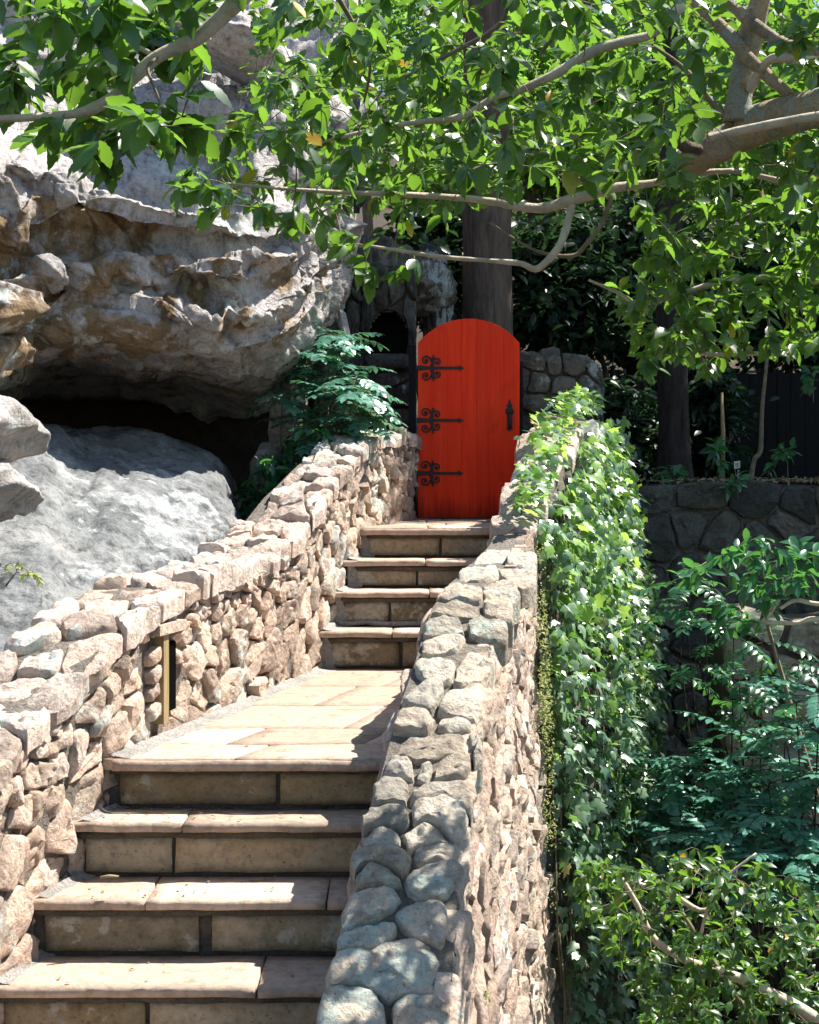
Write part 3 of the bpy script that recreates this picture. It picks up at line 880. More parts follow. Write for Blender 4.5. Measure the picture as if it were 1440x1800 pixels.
for txt, sc_, ox, oy in ((A7, 3, 540, 1200), (A6, 2, 500, 900)):
    for ln in txt.split('\n'):
        cells.append([cap_st(ox+float(a)/sc_, oy+float(b)/sc_) for a, b in (w.split(',') for w in ln.split())])
near = [c for c in cells]
stones(Rwall, near, surfRc, M_cap, (.04, .062), .09, .011, .10, 300, 'coping_stone', 34, .022)
stones(Rwall, cap_cells(9.25, 12.55, lambda y: ro(y)-rx(y), .22, .4)+cap_cells(4.0, 4.72, lambda y: ro(y)-rx(y), .3, .36), surfRc, M_capL, (.04, .07), .06, .013, .2, 300, 'coping_stone', 26, .03)
def surfRo(s, t):
    d = (ro(s+.06)-ro(s-.06))/.12
    n = Vector((1, -d, .0)).normalized()
    return Vector((ro(s)+batter(s)*t, s, EYE-rh(s)-.06-t))-n*.015, n
bx = (4.05, -.05, 9.4, 3.0)
seeds = jitter_seeds(bx, lambda t: .24, lambda t: .15+.015*t)
stones(Rwall, voronoi(seeds, bx, .014, 1.7), surfRo, M_sand, (.004, .036), .05, .012, .22, 180, 'face_stone', 18, .015, 'face_rubble')
bx = (9.4, 0.0, 12.6, 3.6)
seeds = jitter_seeds(bx, lambda t: .3, lambda t: .16)
stones(Rwall, voronoi(seeds, bx, .014, 1.5), surfRo, M_dark, (.02, .05), .06, .015, .3, 0, 'face_stone', 12, .022, 'hidden_rubble')
def surfRi(s, t):
    n = Vector((-1, .17, 0)).normalized()
    return Vector((rx(s), s, EYE-rh(s)-.05-t))-n*.015, n
bx = (4.2, 0.0, 12.5, 1.0)
stones(Rwall, voronoi(jitter_seeds(bx, lambda t: .3, lambda t: .16), bx, .014, 1.5), surfRi, M_sand, (.02, .045), .06, .012, .25, 0, 'inner_stone', 12, .022, 'inner_rubble')
wall_core('mortar_core', 4.0, 12.6, lambda y: rx(y)+.02, lambda y: ro(y)-.022, lambda y: EYE-rh(y)-.015, 0.0, M_mort, Rwall, bat=batter)

# ------------------------------------------------------------------ DOOR
DY = 12.60
dx0 = at(735, 0, DY).x; dx1 = at(913.5, 0, DY).x
dz0 = EYE-.317+.012; dzs = at(0, 603, DY).z; dza = at(0, 560, DY).z
door = thing('garden_door', 'bright red arched plank door with black scrolled strap hinges at the top of the steps', 'door', ((dx0+dx1)/2, DY, dz0))
hw = (dx1-dx0)/2; sag = dza-dzs; rad_ = (hw*hw+sag*sag)/(2*sag); cxd = (dx0+dx1)/2
def arc(x): return dza-rad_+math.sqrt(max(0, rad_**2-(x-cxd)**2))
fr = [0, .135, .29, .43, .575, .71, .845, 1.0]
for a, b_ in zip(fr[:-1], fr[1:]):
    x0 = dx0+(dx1-dx0)*a+.0002; x1 = dx0+(dx1-dx0)*b_-.0002; m = 6
    prof = [(x0, dz0), (x1, dz0)]+[(x1+(x0-x1)*k/m, arc(x1+(x0-x1)*k/m)) for k in range(m+1)]
    c = .0012; n = len(prof); mx = sum(p[0] for p in prof)/n; V = []
    for (yy, ins) in ((DY+.05, 0), (DY+c, 0), (DY, c)):
        for (x, z) in prof:
            xx = min(max(x, x0+ins), x1-ins); zz = z-ins if z > dz0+.1 else z+ins
            V.append((xx, yy, zz))
    Fc = [tuple(2*n+k for k in range(n)), tuple(reversed(range(n)))]
    for r in range(2):
        for k in range(n): Fc.append((r*n+k, r*n+(k+1) % n, (r+1)*n+(k+1) % n, (r+1)*n+k))
    mesh_obj('plank', V, Fc, M_door, door, False, ((x0+x1)/2, DY+.025, dz0))
box('back_ledge', dx0+.03, dx1-.03, DY+.051, DY+.085, dz0+.3, dz0+.42, M_door, door, .004)
box('back_ledge', dx0+.03, dx1-.03, DY+.051, DY+.085, dz0+1.0, dz0+1.12, M_door, door, .004)
def flat_band(path, w, yc, th, acc):
    """iron band of width w following a path in the x-z plane, tapering"""
    n = len(path); o = len(acc[0])
    for i, (x, z) in enumerate(path):
        a = path[max(i-1, 0)]; b = path[min(i+1, n-1)]; dx = b[0]-a[0]; dz = b[1]-a[1]; l = math.hypot(dx, dz) or 1
        nx, nz = -dz/l, dx/l; ww = w*(1-.45*i/(n-1))/2
        acc[0].extend([(x+nx*ww, yc, z+nz*ww), (x-nx*ww, yc, z-nz*ww), (x-nx*ww*.6, yc-th, z-nz*ww*.6), (x+nx*ww*.6, yc-th, z+nz*ww*.6)])
    for i in range(n-1):
        for j in range(4): acc[1].append((o+i*4+j, o+i*4+(j+1) % 4, o+(i+1)*4+(j+1) % 4, o+(i+1)*4+j))
    acc[1].append((o, o+3, o+2, o+1)); e = o+(n-1)*4; acc[1].append((e, e+1, e+2, e+3))
S_ = DY/F
def spiral(x, z, r, a0, turns, sgn, m=26):
    return [(x+math.cos(a0+sgn*t*turns*6.283)*r*(1-.75*t), z+math.sin(a0+sgn*t*turns*6.283)*r*(1-.75*t)) for t in [k/m for k in range(m+1)]]
def disc(x, z, r, yc, th, acc, m=12, sx=1, sz=1):
    o = len(acc[0])
    for yy, rr in ((yc, r), (yc-th*.6, r), (yc-th, r*.6)):
        for k in range(m): acc[0].append((x+math.cos(k*6.283/m)*rr*sx, yy, z+math.sin(k*6.283/m)*rr*sz))
    acc[0].append((x, yc-th*1.05, z)); c = len(acc[0])-1
    for r_ in range(2):
        for k in range(m): acc[1].append((o+r_*m+k, o+r_*m+(k+1) % m, o+(r_+1)*m+(k+1) % m, o+(r_+1)*m+k))
    for k in range(m): acc[1].append((o+2*m+k, o+2*m+(k+1) % m, c))
import bmesh
def recalc(o):
    bm = bmesh.new(); bm.from_mesh(o.data); bmesh.ops.recalc_face_normals(bm, faces=bm.faces); bm.to_mesh(o.data); bm.free()
for hi, (ypx, xoff) in enumerate(((647, 0), (739, -1), (832, -1.5))):
    zc = at(0, ypx, DY).z; xa = dx0-.012; yc = DY-.003
    acc = ([], [])
    o0 = len(acc[0])
    xe = at(808+xoff, 0, DY).x; xt = at(817+xoff, 0, DY).x
    for (x, w) in ((xa, 4.6), (xa+.03, 4.6), (xa+.09, 3.0), (xe, 2.3)):
        w = w*S_; acc[0].extend([(x, yc, zc+w), (x, yc, zc-w), (x, yc-.008, zc-w*.85), (x, yc-.008, zc+w*.85)])
    for i in range(3):
        for j in range(4): acc[1].append((o0+i*4+j, o0+i*4+(j+1) % 4, o0+(i+1)*4+(j+1) % 4, o0+(i+1)*4+j))
    acc[1].append((0, 3, 2, 1)); acc[1].append((12, 13, 14, 15))
    o0 = len(acc[0]); w = 6.2*S_     # arrow head
    hd = [(xe, zc+w), (xe+.008, zc+w*.2+.008), (xt, zc), (xe+.008, zc-w*.2-.008), (xe, zc-w), (xe-.012, zc)]
    for (x, z) in hd: acc[0].append((x, yc, z))
    for (x, z) in hd: acc[0].append((xe+(x-xe)*.85, yc-.009, zc+(z-zc)*.85))
    for k in range(6): acc[1].append((o0+k, o0+(k+1) % 6, o0+6+(k+1) % 6, o0+6+k))
    acc[1].append(tuple(o0+6+k for k in range(6)))
    o1 = mesh_obj('strap_hinge', acc[0], acc[1], M_iron, door, False, (xa, DY, zc)); recalc(o1)
    acc = ([], [])
    for sg in (1, -1):
        # two leading scrolls and a leaf finial between them, above and below the strap
        bxp = at(752+xoff, 0, DY).x; bz = zc+sg*2*S_
        cx1 = at(749+xoff, 0, DY).x; cx2 = at(769+xoff, 0, DY).x
        z1_ = zc+sg*13.5*S_; z2_ = zc+sg*10.5*S_
        flat_band([(at(760+xoff, 0, DY).x, bz), (at(763+xoff, 0, DY).x, zc+sg*7*S_), (at(757+xoff, 0, DY).x, zc+sg*15*S_)]+spiral(cx1, z1_, 8.2*S_, 0.15 if sg > 0 else -.15, 1.25, sg), 3.6*S_, yc, .006, acc)
        flat_band([(at(757+xoff, 0, DY).x, bz), (at(760+xoff, 0, DY).x, zc+sg*10*S_)]+spiral(cx2, z2_, 7*S_, 2.9 if sg > 0 else -2.9, 1.2, -sg), 3.2*S_, yc, .006, acc)
        disc(cx1, z1_, 2.8*S_, yc, .007, acc); disc(cx2, z2_, 2.4*S_, yc, .007, acc)
        flat_band([(at(759+xoff, 0, DY).x, zc+sg*3*S_), (at(761+xoff, 0, DY).x, zc+sg*12*S_), (at(763+xoff, 0, DY).x, zc+sg*22.5*S_)], 5.5*S_, yc-.001, .006, acc)
        disc(at(762.5+xoff, 0, DY).x, zc+sg*17*S_, 3.2*S_, yc, .007, acc, 8, 1.3, .6)
    o2 = mesh_obj('hinge_scrollwork', acc[0], acc[1], M_iron, door, False, (xa, DY, zc)); recalc(o2)
acc = ([], [])     # latch plate
px = lambda v: at(v, 0, DY).x
pz = lambda v: at(0, v, DY).z
ol = [(896, 702), (898.5, 706), (898, 709), (901, 712), (899.5, 716), (903.5, 720), (903, 726), (900.5, 730), (900.5, 752), (901.5, 755), (898, 757), (896, 759.5), (894, 757), (890.5, 755), (891.5, 752), (891.5, 730), (889, 726), (888.5, 720), (892.5, 716), (891, 712), (894, 709), (893.5, 706)]
n = len(ol)
for (yy, k_) in ((DY-.001, 1), (DY-.008, 1), (DY-.010, .8)):
    for (x, y) in ol: acc[0].append((px(896+(x-896)*k_), yy, pz(y)))
for r in range(2):
    for k in range(n): acc[1].append((r*n+k, r*n+(k+1) % n, (r+1)*n+(k+1) % n, (r+1)*n+k))
acc[1].append(tuple(2*n+k for k in range(n)))
disc(px(892), pz(723), 3.2*S_, DY-.012, .007, acc); disc(px(900), pz(723), 3.2*S_, DY-.012, .007, acc)
recalc(mesh_obj('latch_plate', acc[0], acc[1], M_iron, door, False, (px(896), DY, pz(730))))
hp, hr = smooth_path([(px(896), DY-.008, pz(727)), (px(896), DY-.045, pz(731)), (px(896), DY-.052, pz(740)), (px(896), DY-.045, pz(749)), (px(896), DY-.008, pz(753))], [.006, .009, .011, .009, .006], 4)
V, Fc = tube_data(hp, hr, 8); mesh_obj('pull_handle', V, Fc, M_iron, door, True, (px(896), DY, pz(740)))
# posts either side; the hinge one's black stands in for a shadow gap
gp = thing('door_post', 'dark post on the hinge side standing in for the shadow gap beside the red door', 'post', (dx0-.04, DY, dz0))
box('post_body', dx0-.075, dx0-.014, DY+.0, DY+.09, dz0-.02, dz0+1.32, M_fence, gp, .004)
gp = thing('door_post', 'dark timber post on the latch side of the red door', 'post', (dx1+.03, DY, dz0))
box('post_body', dx1+.006, dx1+.03, DY+.02, DY+.1, dz0-.02, dz0+1.2, M_fence, gp, .004)

# ------------------------------------------------------------------ WALLS AROUND THE DOOR
def front_wall(name, label, Y, top, box_, ds, dt, mat, height=(.02, .05), ax=1.3, skip=None, n=(0, -1, 0), limit=290, back=.35, cat='stone wall', zb=0.3, gap=.014, lim_n=18, rough=.013, yfun=None):
    w = thing(name, label, cat, ((box_[0]+box_[2])/2, Y, zb))
    yf = yfun or (lambda x: Y)
    def surf(s, t): return Vector((s, yf(s), top(s)-t)), Vector(n)
    cl = voronoi(jitter_seeds(box_, lambda t: ds, lambda t: dt), box_, gap, ax)
    if skip: cl = [c for c in cl if not skip(sum(p[0] for p in c)/len(c), top(sum(p[0] for p in c)/len(c))-sum(p[1] for p in c)/len(c))]
    stones(w, cl, surf, mat, height, .07, rough, .12, limit, 'stone', lim_n, .035)
    xs_ = list(np.arange(box_[0], box_[2]+.001, (box_[2]-box_[0])/12)); V = []; Fc = []
    for x in xs_: V += [(x, yf(x)+.02, zb), (x, yf(x)+.02, top(x)-.02), (x, yf(x)+back, top(x)-.02), (x, yf(x)+back, zb)]
    for i in range(len(xs_)-1):
        for j in range(4): Fc.append((i*4+j, i*4+(j+1) % 4, (i+1)*4+(j+1) % 4, (i+1)*4+j))
    e = (len(xs_)-1)*4; Fc += [(0, 3, 2, 1), (e, e+1, e+2, e+3)]
    return w, V, Fc
wx = lambda x, Y: (x-720)*Y/F
wz = lambda y, Y: EYE+(840-y)*Y/F
# right of the door
YR = 12.86
def topR(x): return np.interp(x, [wx(912, YR), wx(950, YR), wx(1000, YR), wx(1030, YR), wx(1056, YR), wx(1062, YR)], [wz(624, YR), wz(622, YR), wz(626, YR), wz(632, YR), wz(648, YR), wz(680, YR)])
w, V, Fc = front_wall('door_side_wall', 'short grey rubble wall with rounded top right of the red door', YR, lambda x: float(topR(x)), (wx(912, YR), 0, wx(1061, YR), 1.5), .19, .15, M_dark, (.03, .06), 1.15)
recalc(mesh_obj('mortar_core', V, Fc, M_mort, w, False))
def surfT(s, t): return Vector((s, YR+t, float(topR(s))-.01)), Vector((0, 0, 1))
cl = [[(a+.004, -.04), (b-.004, -.05), (b-.004, .16), (a+.004, .17)] for a, b in zip(np.linspace(wx(912, YR), wx(1060, YR), 5)[:-1], np.linspace(wx(912, YR), wx(1060, YR), 5)[1:])]
cl += [[(a, .18), (b-.01, .18), (b-.01, .36), (a, .36)] for a, b in ((wx(912, YR), wx(990, YR)), (wx(990, YR), wx(1060, YR)))]
stones(w, cl, surfT, M_dark, (.03, .06), .05, .015, .2, 300, 'coping_stone', 20, .04)
# left of the door: grotto wall with an arched niche
YN = 13.25
ax_c = wx(683, YN); nzb = wz(622, YN); nzt = wz(546, YN); nhw = (wx(716, YN)-wx(650, YN))/2
def in_arch(x, z, m=0.0):
    if z < nzb-m: return False
    sp = nzb+(nzt-nzb)*.42
    if z < sp: return abs(x-ax_c) < nhw+m
    return ((x-ax_c)/(nhw+m))**2+((z-sp)/(nzt-sp+m))**2 < 1
GT = thing('grotto_wall', 'dark shaded stone wall with an arched black niche left of the red door', 'stone wall', (ax_c, YN, 3))
def surfG(s, t): return Vector((s, YN, wz(470, YN)-t)), Vector((0, -1, 0))
x0g, x1g = wx(590, YN), wx(732, YN); Hn = wz(470, YN)
bxu = (x0g, 0, x1g, Hn-nzb+.02)
cu = voronoi(jitter_seeds(bxu, lambda t: .10, lambda t: .30), bxu, .012, .45)
bxl = (x0g, Hn-nzb+.02, x1g, Hn-wz(800, YN))
cl = voronoi(jitter_seeds(bxl, lambda t: .34, lambda t: .14), bxl, .014, 1.8)
def notarch(c):
    return not any(in_arch(a, Hn-b, -.01) for a, b in resample(c, 14)) 
def trim(c):   # push points out of the arch
    out = []
    for a, b in resample(c, 20):
        z = Hn-b
        if in_arch(a, z, .015):
            sp = nzb+(nzt-nzb)*.42
            if z < sp: a = ax_c+(nhw+.015)*(1 if a > ax_c else -1)
            else:
                l = math.sqrt(((a-ax_c)/(nhw+.015))**2+((z-sp)/(nzt-sp+.015))**2) or 1
                a = ax_c+(a-ax_c)/l; z = sp+(z-sp)/l
        out.append((a, Hn-z))
    return out
cu = [trim(c) for c in cu if not in_arch(sum(p[0] for p in c)/len(c), Hn-sum(p[1] for p in c)/len(c), 0)]
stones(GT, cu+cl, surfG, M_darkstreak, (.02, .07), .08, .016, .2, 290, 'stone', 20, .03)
V = []; Fc = []      # backing with the hole left open
gx = np.linspace(x0g, x1g, 30); gz = np.linspace(wz(800, YN), Hn, 60)
for z in gz:
    for x in gx: V.append((x, YN+.03, z))
for j in range(59):
    for i in range(29):
        if not in_arch((gx[i]+gx[i+1])/2, (gz[j]+gz[j+1])/2, .0): Fc.append((j*30+i, j*30+i+1, (j+1)*30+i+1, (j+1)*30+i))
mesh_obj('wall_backing', V, Fc, M_mort, GT, False)
# niche recess
V = []; Fc = []; ar = [(ax_c-nhw-.01, nzb-.02)]+[(ax_c+(nhw+.01)*math.cos(math.pi-a), nzb+(nzt-nzb)*.42+(nzt-nzb)*.60*math.sin(a)) for a in np.linspace(0, math.pi, 14)]+[(ax_c+nhw+.01, nzb-.02)]
n = len(ar)
for yy in (YN-.03, YN+.5):
    for x, z in ar: V.append((x, yy, z))
for k in range(n): Fc.append((k, (k+1) % n, n+(k+1) % n, n+k))
Fc.append(tuple(n+k for k in range(n)))
mesh_obj('niche', V, Fc, M_black, GT, False)
box('niche_sill', ax_c-nhw-.05, ax_c+nhw+.06, YN-.10, YN+.2, nzb-.14, nzb-.005, M_dark, GT, .02, 10, .03, 3, 3, 2.2, True)

# ------------------------------------------------------------------ RETAINING WALL ON THE RIGHT
YT = 13.6
zT = wz(852, YT)
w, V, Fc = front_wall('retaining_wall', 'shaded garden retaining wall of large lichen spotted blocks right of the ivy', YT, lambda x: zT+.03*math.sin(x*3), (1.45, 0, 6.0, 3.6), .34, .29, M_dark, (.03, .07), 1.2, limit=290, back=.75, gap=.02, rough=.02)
recalc(mesh_obj('mortar_core', V, Fc, M_mort, w, False))
YP = 11.6
w, V, Fc = front_wall('retaining_wall', 'lower bench of pale lichen covered blocks at the right edge under the leaves', YP, lambda x: wz(1075, YP)-.05*math.sin(x*5), (wx(1270, YP), 0, wx(1560, YP), 2.0), .42, .26, M_cap, (.05, .1), 1.4, limit=290, back=.6, gap=.03, rough=.025)
recalc(mesh_obj('mortar_core', V, Fc, M_joint, w, False))

# ------------------------------------------------------------------ GROUND
def terrain_z(x, y):
    # low garden on the right, raised ground behind and on the left, wooded slope beyond
    z = 0.0
    if y > YT+.35 and x > 1.2: z = zT-.03
    elif y > 12.95 and x <= 1.2: z = zT-.03 if x > -.5 else 5.6
    elif x < lx(min(max(y, 4.2), 12.6))-.2: z = 3.2 + max(0, (y-7))*.28
    if y > 15: z += max(0, y-19)*.17 + 0.35*math.sin(x*.3+y*.2)*min(1, (y-15)/6)
    if y > 36: z += (y-36)*.12
    return z
gxs = list(np.arange(-60, -8, 4))+list(np.arange(-8, 10, .3))+list(np.arange(10, 62, 4)); gys = list(np.arange(-12, 4, 2))+list(np.arange(4, 18, .3))+list(np.arange(18, 130, 4))
V = []; Fc = []
for y in gys:
    for x in gxs:
        z = terrain_z(x, y); p = Vector((x, y, 0))
        V.append((x, y, z+.06*noise.noise(p*1.7)+(.5*noise.noise(p*.15) if y > 18 else 0)))
nx_ = len(gxs)
for j in range(len(gys)-1):
    for i in range(nx_-1): Fc.append((j*nx_+i, j*nx_+i+1, (j+1)*nx_+i+1, (j+1)*nx_+i))
gr = mesh_obj('ground', V, Fc, M_soil); tag(gr, 'dark soil and leaf litter of the wooded hillside', None, None, 'structure')

# ------------------------------------------------------------------ BOULDERS
def rock_loft(name, label, stations, mat, nu=150, nv=170, amp=.10, seed=0, closed_back=18.0, cat='boulder', strata=1.0, blocks=1.0):
    """stations: (x_px, [(y_px, depth, stain)...]); a lofted, noise-broken solid"""
    XS = [s[0] for s in stations]; m = len(stations[0][1])
    P = np.array([[(s[0]+(q[3] if len(q) > 3 else 0), q[0], q[1], q[2]) for q in s[1]] for s in stations], float)  # S,m,4
    def cr(a, b, c, d, t): return .5*((2*b)+(c-a)*t+(2*a-5*b+4*c-d)*t*t+(3*b-a-3*c+d)*t**3)
    def interp_axis(A, n):   # along axis 0
        out = []; L = A.shape[0]
        for k in range(n):
            u = k/(n-1)*(L-1); i = min(int(u), L-2); t = u-i
            out.append(.65*cr(A[max(i-1, 0)], A[i], A[i+1], A[min(i+2, L-1)], t)+.35*(A[i]*(1-t)+A[i+1]*t))
        return np.array(out)
    G = interp_axis(P, nu); G = np.swapaxes(interp_axis(np.swapaxes(G, 0, 1), nv), 0, 1)
    W = np.zeros((nu, nv, 3)); Y = G[:, :, 2]
    W[:, :, 0] = (G[:, :, 0]-720)*Y/F; W[:, :, 1] = Y; W[:, :, 2] = EYE+(840-G[:, :, 1])*Y/F
    du = np.gradient(W, axis=0); dv = np.gradient(W, axis=1)
    Nn = np.cross(dv, du); Nn /= np.maximum(np.linalg.norm(Nn, axis=2, keepdims=True), 1e-9)
    V = []; stain = []
    for i in range(nu):
        for j in range(nv):
            p = Vector(W[i, j]); nn = Vector(Nn[i, j])
            if nn.y > .2: nn = -nn
            q = p+Vector((seed, 0, 0)); qs = Vector((q.x*.8, q.y*.8, q.z*1.9))
            w0 = Vector((noise.noise(q*.9), noise.noise(q*.9+Vector((7, 0, 0))), noise.noise(q*.9+Vector((0, 7, 0)))))
            a = noise.noise(q*.8)*.5+noise.noise(q*1.9)*.35+noise.noise(q*4.5)*.22+noise.noise(q*11)*.12+abs(noise.noise(q*19))*-.12+noise.noise(q*38)*.05
            for (fx, fz, am, cr_) in ((.7, 1.5, .95, .5), (1.9, 3.8, .30, .24), (5.5, 9.0, .13, .12)):
                vq = Vector((q.x*fx, q.y*fx*.7, q.z*fz+q.x*fx*.35))+w0*.55
                dd, pp = noise.voronoi(vq)
                c0 = noise.cell(pp[0]*13.7)
                e_ = min(1.0, (dd[1]-dd[0])/.11); e_ = e_*e_*(3-2*e_)
                a += blocks*(am*c0*e_-cr_*(1-e_))*(1 if strata == 0 or j < nv*.70 else .35)
            p = p+Vector((0, 0, strata*.12*noise.noise(Vector((q.x*.8, q.y*.4, q.z*.9)))))
            V.append(p+nn*(a*amp)); stain.append(G[i, j, 3])
    Fc = []
    for i in range(nu-1):
        for j in range(nv-1): Fc.append((i*nv+j, (i+1)*nv+j, (i+1)*nv+j+1, i*nv+j+1))
    b0 = len(V)
    for i in range(nu):   # back edge vertices, closing the body behind
        t = V[i*nv]; bt = V[i*nv+nv-1]
        V.append(Vector((t[0], closed_back, t[2]-.3))); V.append(Vector((bt[0], closed_back, bt[2]))); stain += [0, 0]
    for i in range(nu-1):
        a = b0+2*i; Fc.append((i*nv, a, a+2, (i+1)*nv)); Fc.append((a, a+1, a+3, a+2)); Fc.append((a+1, i*nv+nv-1, (i+1)*nv+nv-1, a+3))
    for i in (0, nu-1): Fc.append(tuple([i*nv+j for j in range(nv)]+[b0+2*i+1, b0+2*i]))
    o = mesh_obj(name, V, Fc, mat, None, True, tuple(V[(nu//2)*nv+nv//2])); recalc(o)
    a = o.data.attributes.new('stain', 'FLOAT', 'POINT'); a.data.foreach_set('value', stain)
    return tag(o, label, cat)

# overhang: rows from the far top, over ledges, brown face, lip, then ceiling of the hollow
def ov(x, crest, l1, l2, lip, d0, ce, cd, up=0, st=.5):
    """crest, lip and ceiling picture heights for one station"""
    face = [(crest+(lip-crest)*k/8, d0+.10+.10*math.sin(k*2.1+x*.011)+.03*k, st*(.35 if k == 1 else 1)*(1 if k > 2 or x < 320 else .5)) for k in range(1, 8)]
    return (x, [(-260, 15.0, 0), (-60, 13.0, 0), (40+up, 12.1, 0), (120+up, 11.5, .05), (170+up, 10.9, 0), (crest-34, d0+.55, -.1), (crest-8, d0+.16, -.05)]+face+
            [(lip, d0+.36, st), (lip+24, d0+.75, st*.8), (lip+(ce-lip)*.45, d0+1.5, .35), (ce, cd+1.1, .2), (ce+50, cd+2.2, 0)])
sts = [ov(-260, 250, 350, 470, 640, 8.6, 720, 11.6), ov(-60, 262, 352, 462, 650, 8.8, 720, 11.8), ov(60, 300, 384, 480, 612, 9.0, 705, 11.9),
       ov(150, 318, 392, 486, 590, 9.2, 700, 12.0), ov(250, 345, 410, 500, 590, 9.35, 715, 12.1), ov(340, 362, 425, 512, 586, 9.5, 735, 12.1, 0, .42),
       ov(430, 372, 430, 500, 592, 9.7, 755, 12.1, 0, .30), ov(510, 386, 436, 490, 560, 10.0, 720, 12.0, 20, .28), ov(565, 396, 436, 470, 510, 10.4, 640, 11.9, 30, .3), ov(600, 410, 440, 462, 490, 11.2, 540, 12.2, 60, .2), ov(612, 430, 450, 462, 480, 12.2, 500, 13.2, 90, .1)]
rock_loft('overhanging_boulder', 'huge weathered boulder with brown stained ledges jutting over the dark hollow left of the steps', sts, M_boulder, 250, 340, .17, 3)
# slab inside the hollow
def sl(x, yt, dt, yb, db, hump=0):
    dt = db+(dt-db)*.80 if x < 400 else db+(dt-db)*.85
    r = [(yt+14, dt+1.6, 0), (yt, dt+.25, 0)]
    for k in range(1, 8):
        t = k/7; r.append((yt+(yb-yt)*t, dt+(db-dt)*t**.8-hump*.6*math.sin(math.pi*t), 0))
    r.append((yb+260, db-.1, 0)); return (x, r)
sts = [sl(-260, 800, 9.6, 1200, 6.6, .3), sl(-40, 770, 9.9, 1180, 7.1, .3), sl(80, 742, 10.4, 1130, 7.3, .35), sl(130, 752, 10.8, 1080, 7.7, .1), sl(200, 752, 11.2, 1030, 8.2, .35), sl(280, 765, 11.4, 1000, 8.7, .35), sl(350, 788, 11.4, 985, 9.0, .3),
       sl(392, 812, 11.4, 975, 9.3, .2), sl(415, 862, 11.4, 970, 9.6, .1), sl(434, 925, 11.4, 990, 9.9, .0)]
rock_loft('sloping_slab', 'smooth grey rock slab sloping up into the dark hollow behind the left parapet', sts, M_slab, 160, 200, .11, 9, strata=0.0, blocks=.26)

def rock(name, label, c, size, mat, rot=0, seed=0, sub=5, cuts=14, rough=.30, stain=0.0, cat='rock', group=None):
    bm = bmesh.new(); bmesh.ops.create_icosphere(bm, subdivisions=sub, radius=1)
    rr = random.Random(seed); pl = []
    for _ in range(cuts):
        v = Vector((rr.gauss(0, 1), rr.gauss(0, 1), rr.gauss(0, 1))).normalized(); pl.append((v, rr.uniform(.55, .85)))
    M = Matrix.Rotation(rot, 3, 'Y')
    for v in bm.verts:
        p = v.co.copy()
        for nn, d in pl:
            k = p.dot(nn)
            if k > d: p -= nn*(k-d)*.88
        q = Vector((p.x*size[0], p.y*size[1], p.z*size[2])); q = M @ q
        w = q+Vector((seed*3.3, 0, 0)); nrm = p.normalized()
        a = noise.noise(w*2.2)*.8+abs(noise.noise(Vector((w.x, w.y, w.z*2.6))*4.5))*-.9+noise.noise(w*11)*.3+noise.noise(w*26)*.12
        v.co = q+nrm*a*rough*min(size)
    me = bpy.data.meshes.new(name); bm.to_mesh(me); bm.free(); me.shade_smooth(); me.materials.append(mat)
    st = me.attributes.new('stain', 'FLOAT', 'POINT'); st.data.foreach_set('value', [stain]*len(me.vertices))
    o = bpy.data.objects.new(name, me); o.location = c; link(o)
    return tag(o, label, cat, group)
def prock(name, label, x, y, Y, w, h, dep, mat, **k):
    return rock(name, label, at(x, y, Y), (w/2*Y/F*1.12, dep, h/2*Y/F*1.12), mat, **k)
prock('rock_ledge', 'rough grey block on the left edge just under the overhang shadow', -20, 762, 7.9, 200, 120, .6, M_boulder, seed=2)
prock('rock_ledge', 'sunlit pink rock ledge jutting in at the left edge', -20, 858, 7.6, 205, 130, .5, M_boulder, seed=5)
prock('rock_ledge', 'rounded block hanging at the left end of the brown overhang', -30, 545, 8.5, 215, 140, .5, M_boulder, seed=8, stain=.6)
prock('rock_ledge', 'greenish lower block under the hanging block at the left edge', -25, 625, 8.6, 170, 110, .45, M_boulder, seed=11, stain=.6)
prock('fissured_rock', 'bright rock slab with a dark diagonal underside high on the cliff behind the holly', 400, 70, 10.9, 330, 110, .8, M_boulder, rot=R(33), seed=52)
prock('leaning_rock', 'pale leaning rock slab behind the left shrub beside the hollow', 505, 720, 11.7, 56, 170, .3, M_boulder, rot=R(14), seed=21)
prock('leaning_rock', 'lower buff rock at the right end of the dark hollow', 470, 820, 11.4, 50, 120, .3, M_boulder, rot=R(20), seed=22)
prock('leaning_rock', 'small yellowish upright stone with a chipped hole above the left shrub', 605, 578, 12.6, 20, 70, .12, M_boulder, rot=R(-10), seed=23)
prock('leaning_rock', 'pale knob of rock at the end of the overhang under the holly leaves', 590, 500, 12.2, 44, 90, .25, M_boulder, seed=25)
prock('leaning_rock', 'grey streaked slab standing behind the mahonia shrub', 570, 620, 12.8, 90, 240, .35, M_darkstreak, seed=26)
prock('cliff_rock', 'dark lichen streaked rock face above the arched niche', 660, 500, 14.2, 240, 190, .6, M_darkstreak, seed=31)
prock('cliff_rock', 'dark vertical rock between the niche and the pine trunk', 765, 520, 14.6, 90, 190, .5, M_darkstreak, seed=32)
prock('cliff_rock', 'sunlit grey cliff rock behind the hanging holly at upper centre', 520, 200, 17, 330, 420, 1.5, M_slab, seed=33)
prock('mossy_boulder', 'dark boulder in deep shade between the ivy wall and the thick trunk', 1105, 790, 16.5, 190, 190, .9, M_darkstreak, seed=41)
o = prock('mossy_boulder', 'rock shelf behind the parapet where the dark shrub grows', 520, 1010, 11.2, 260, 260, .7, M_slab, seed=43)

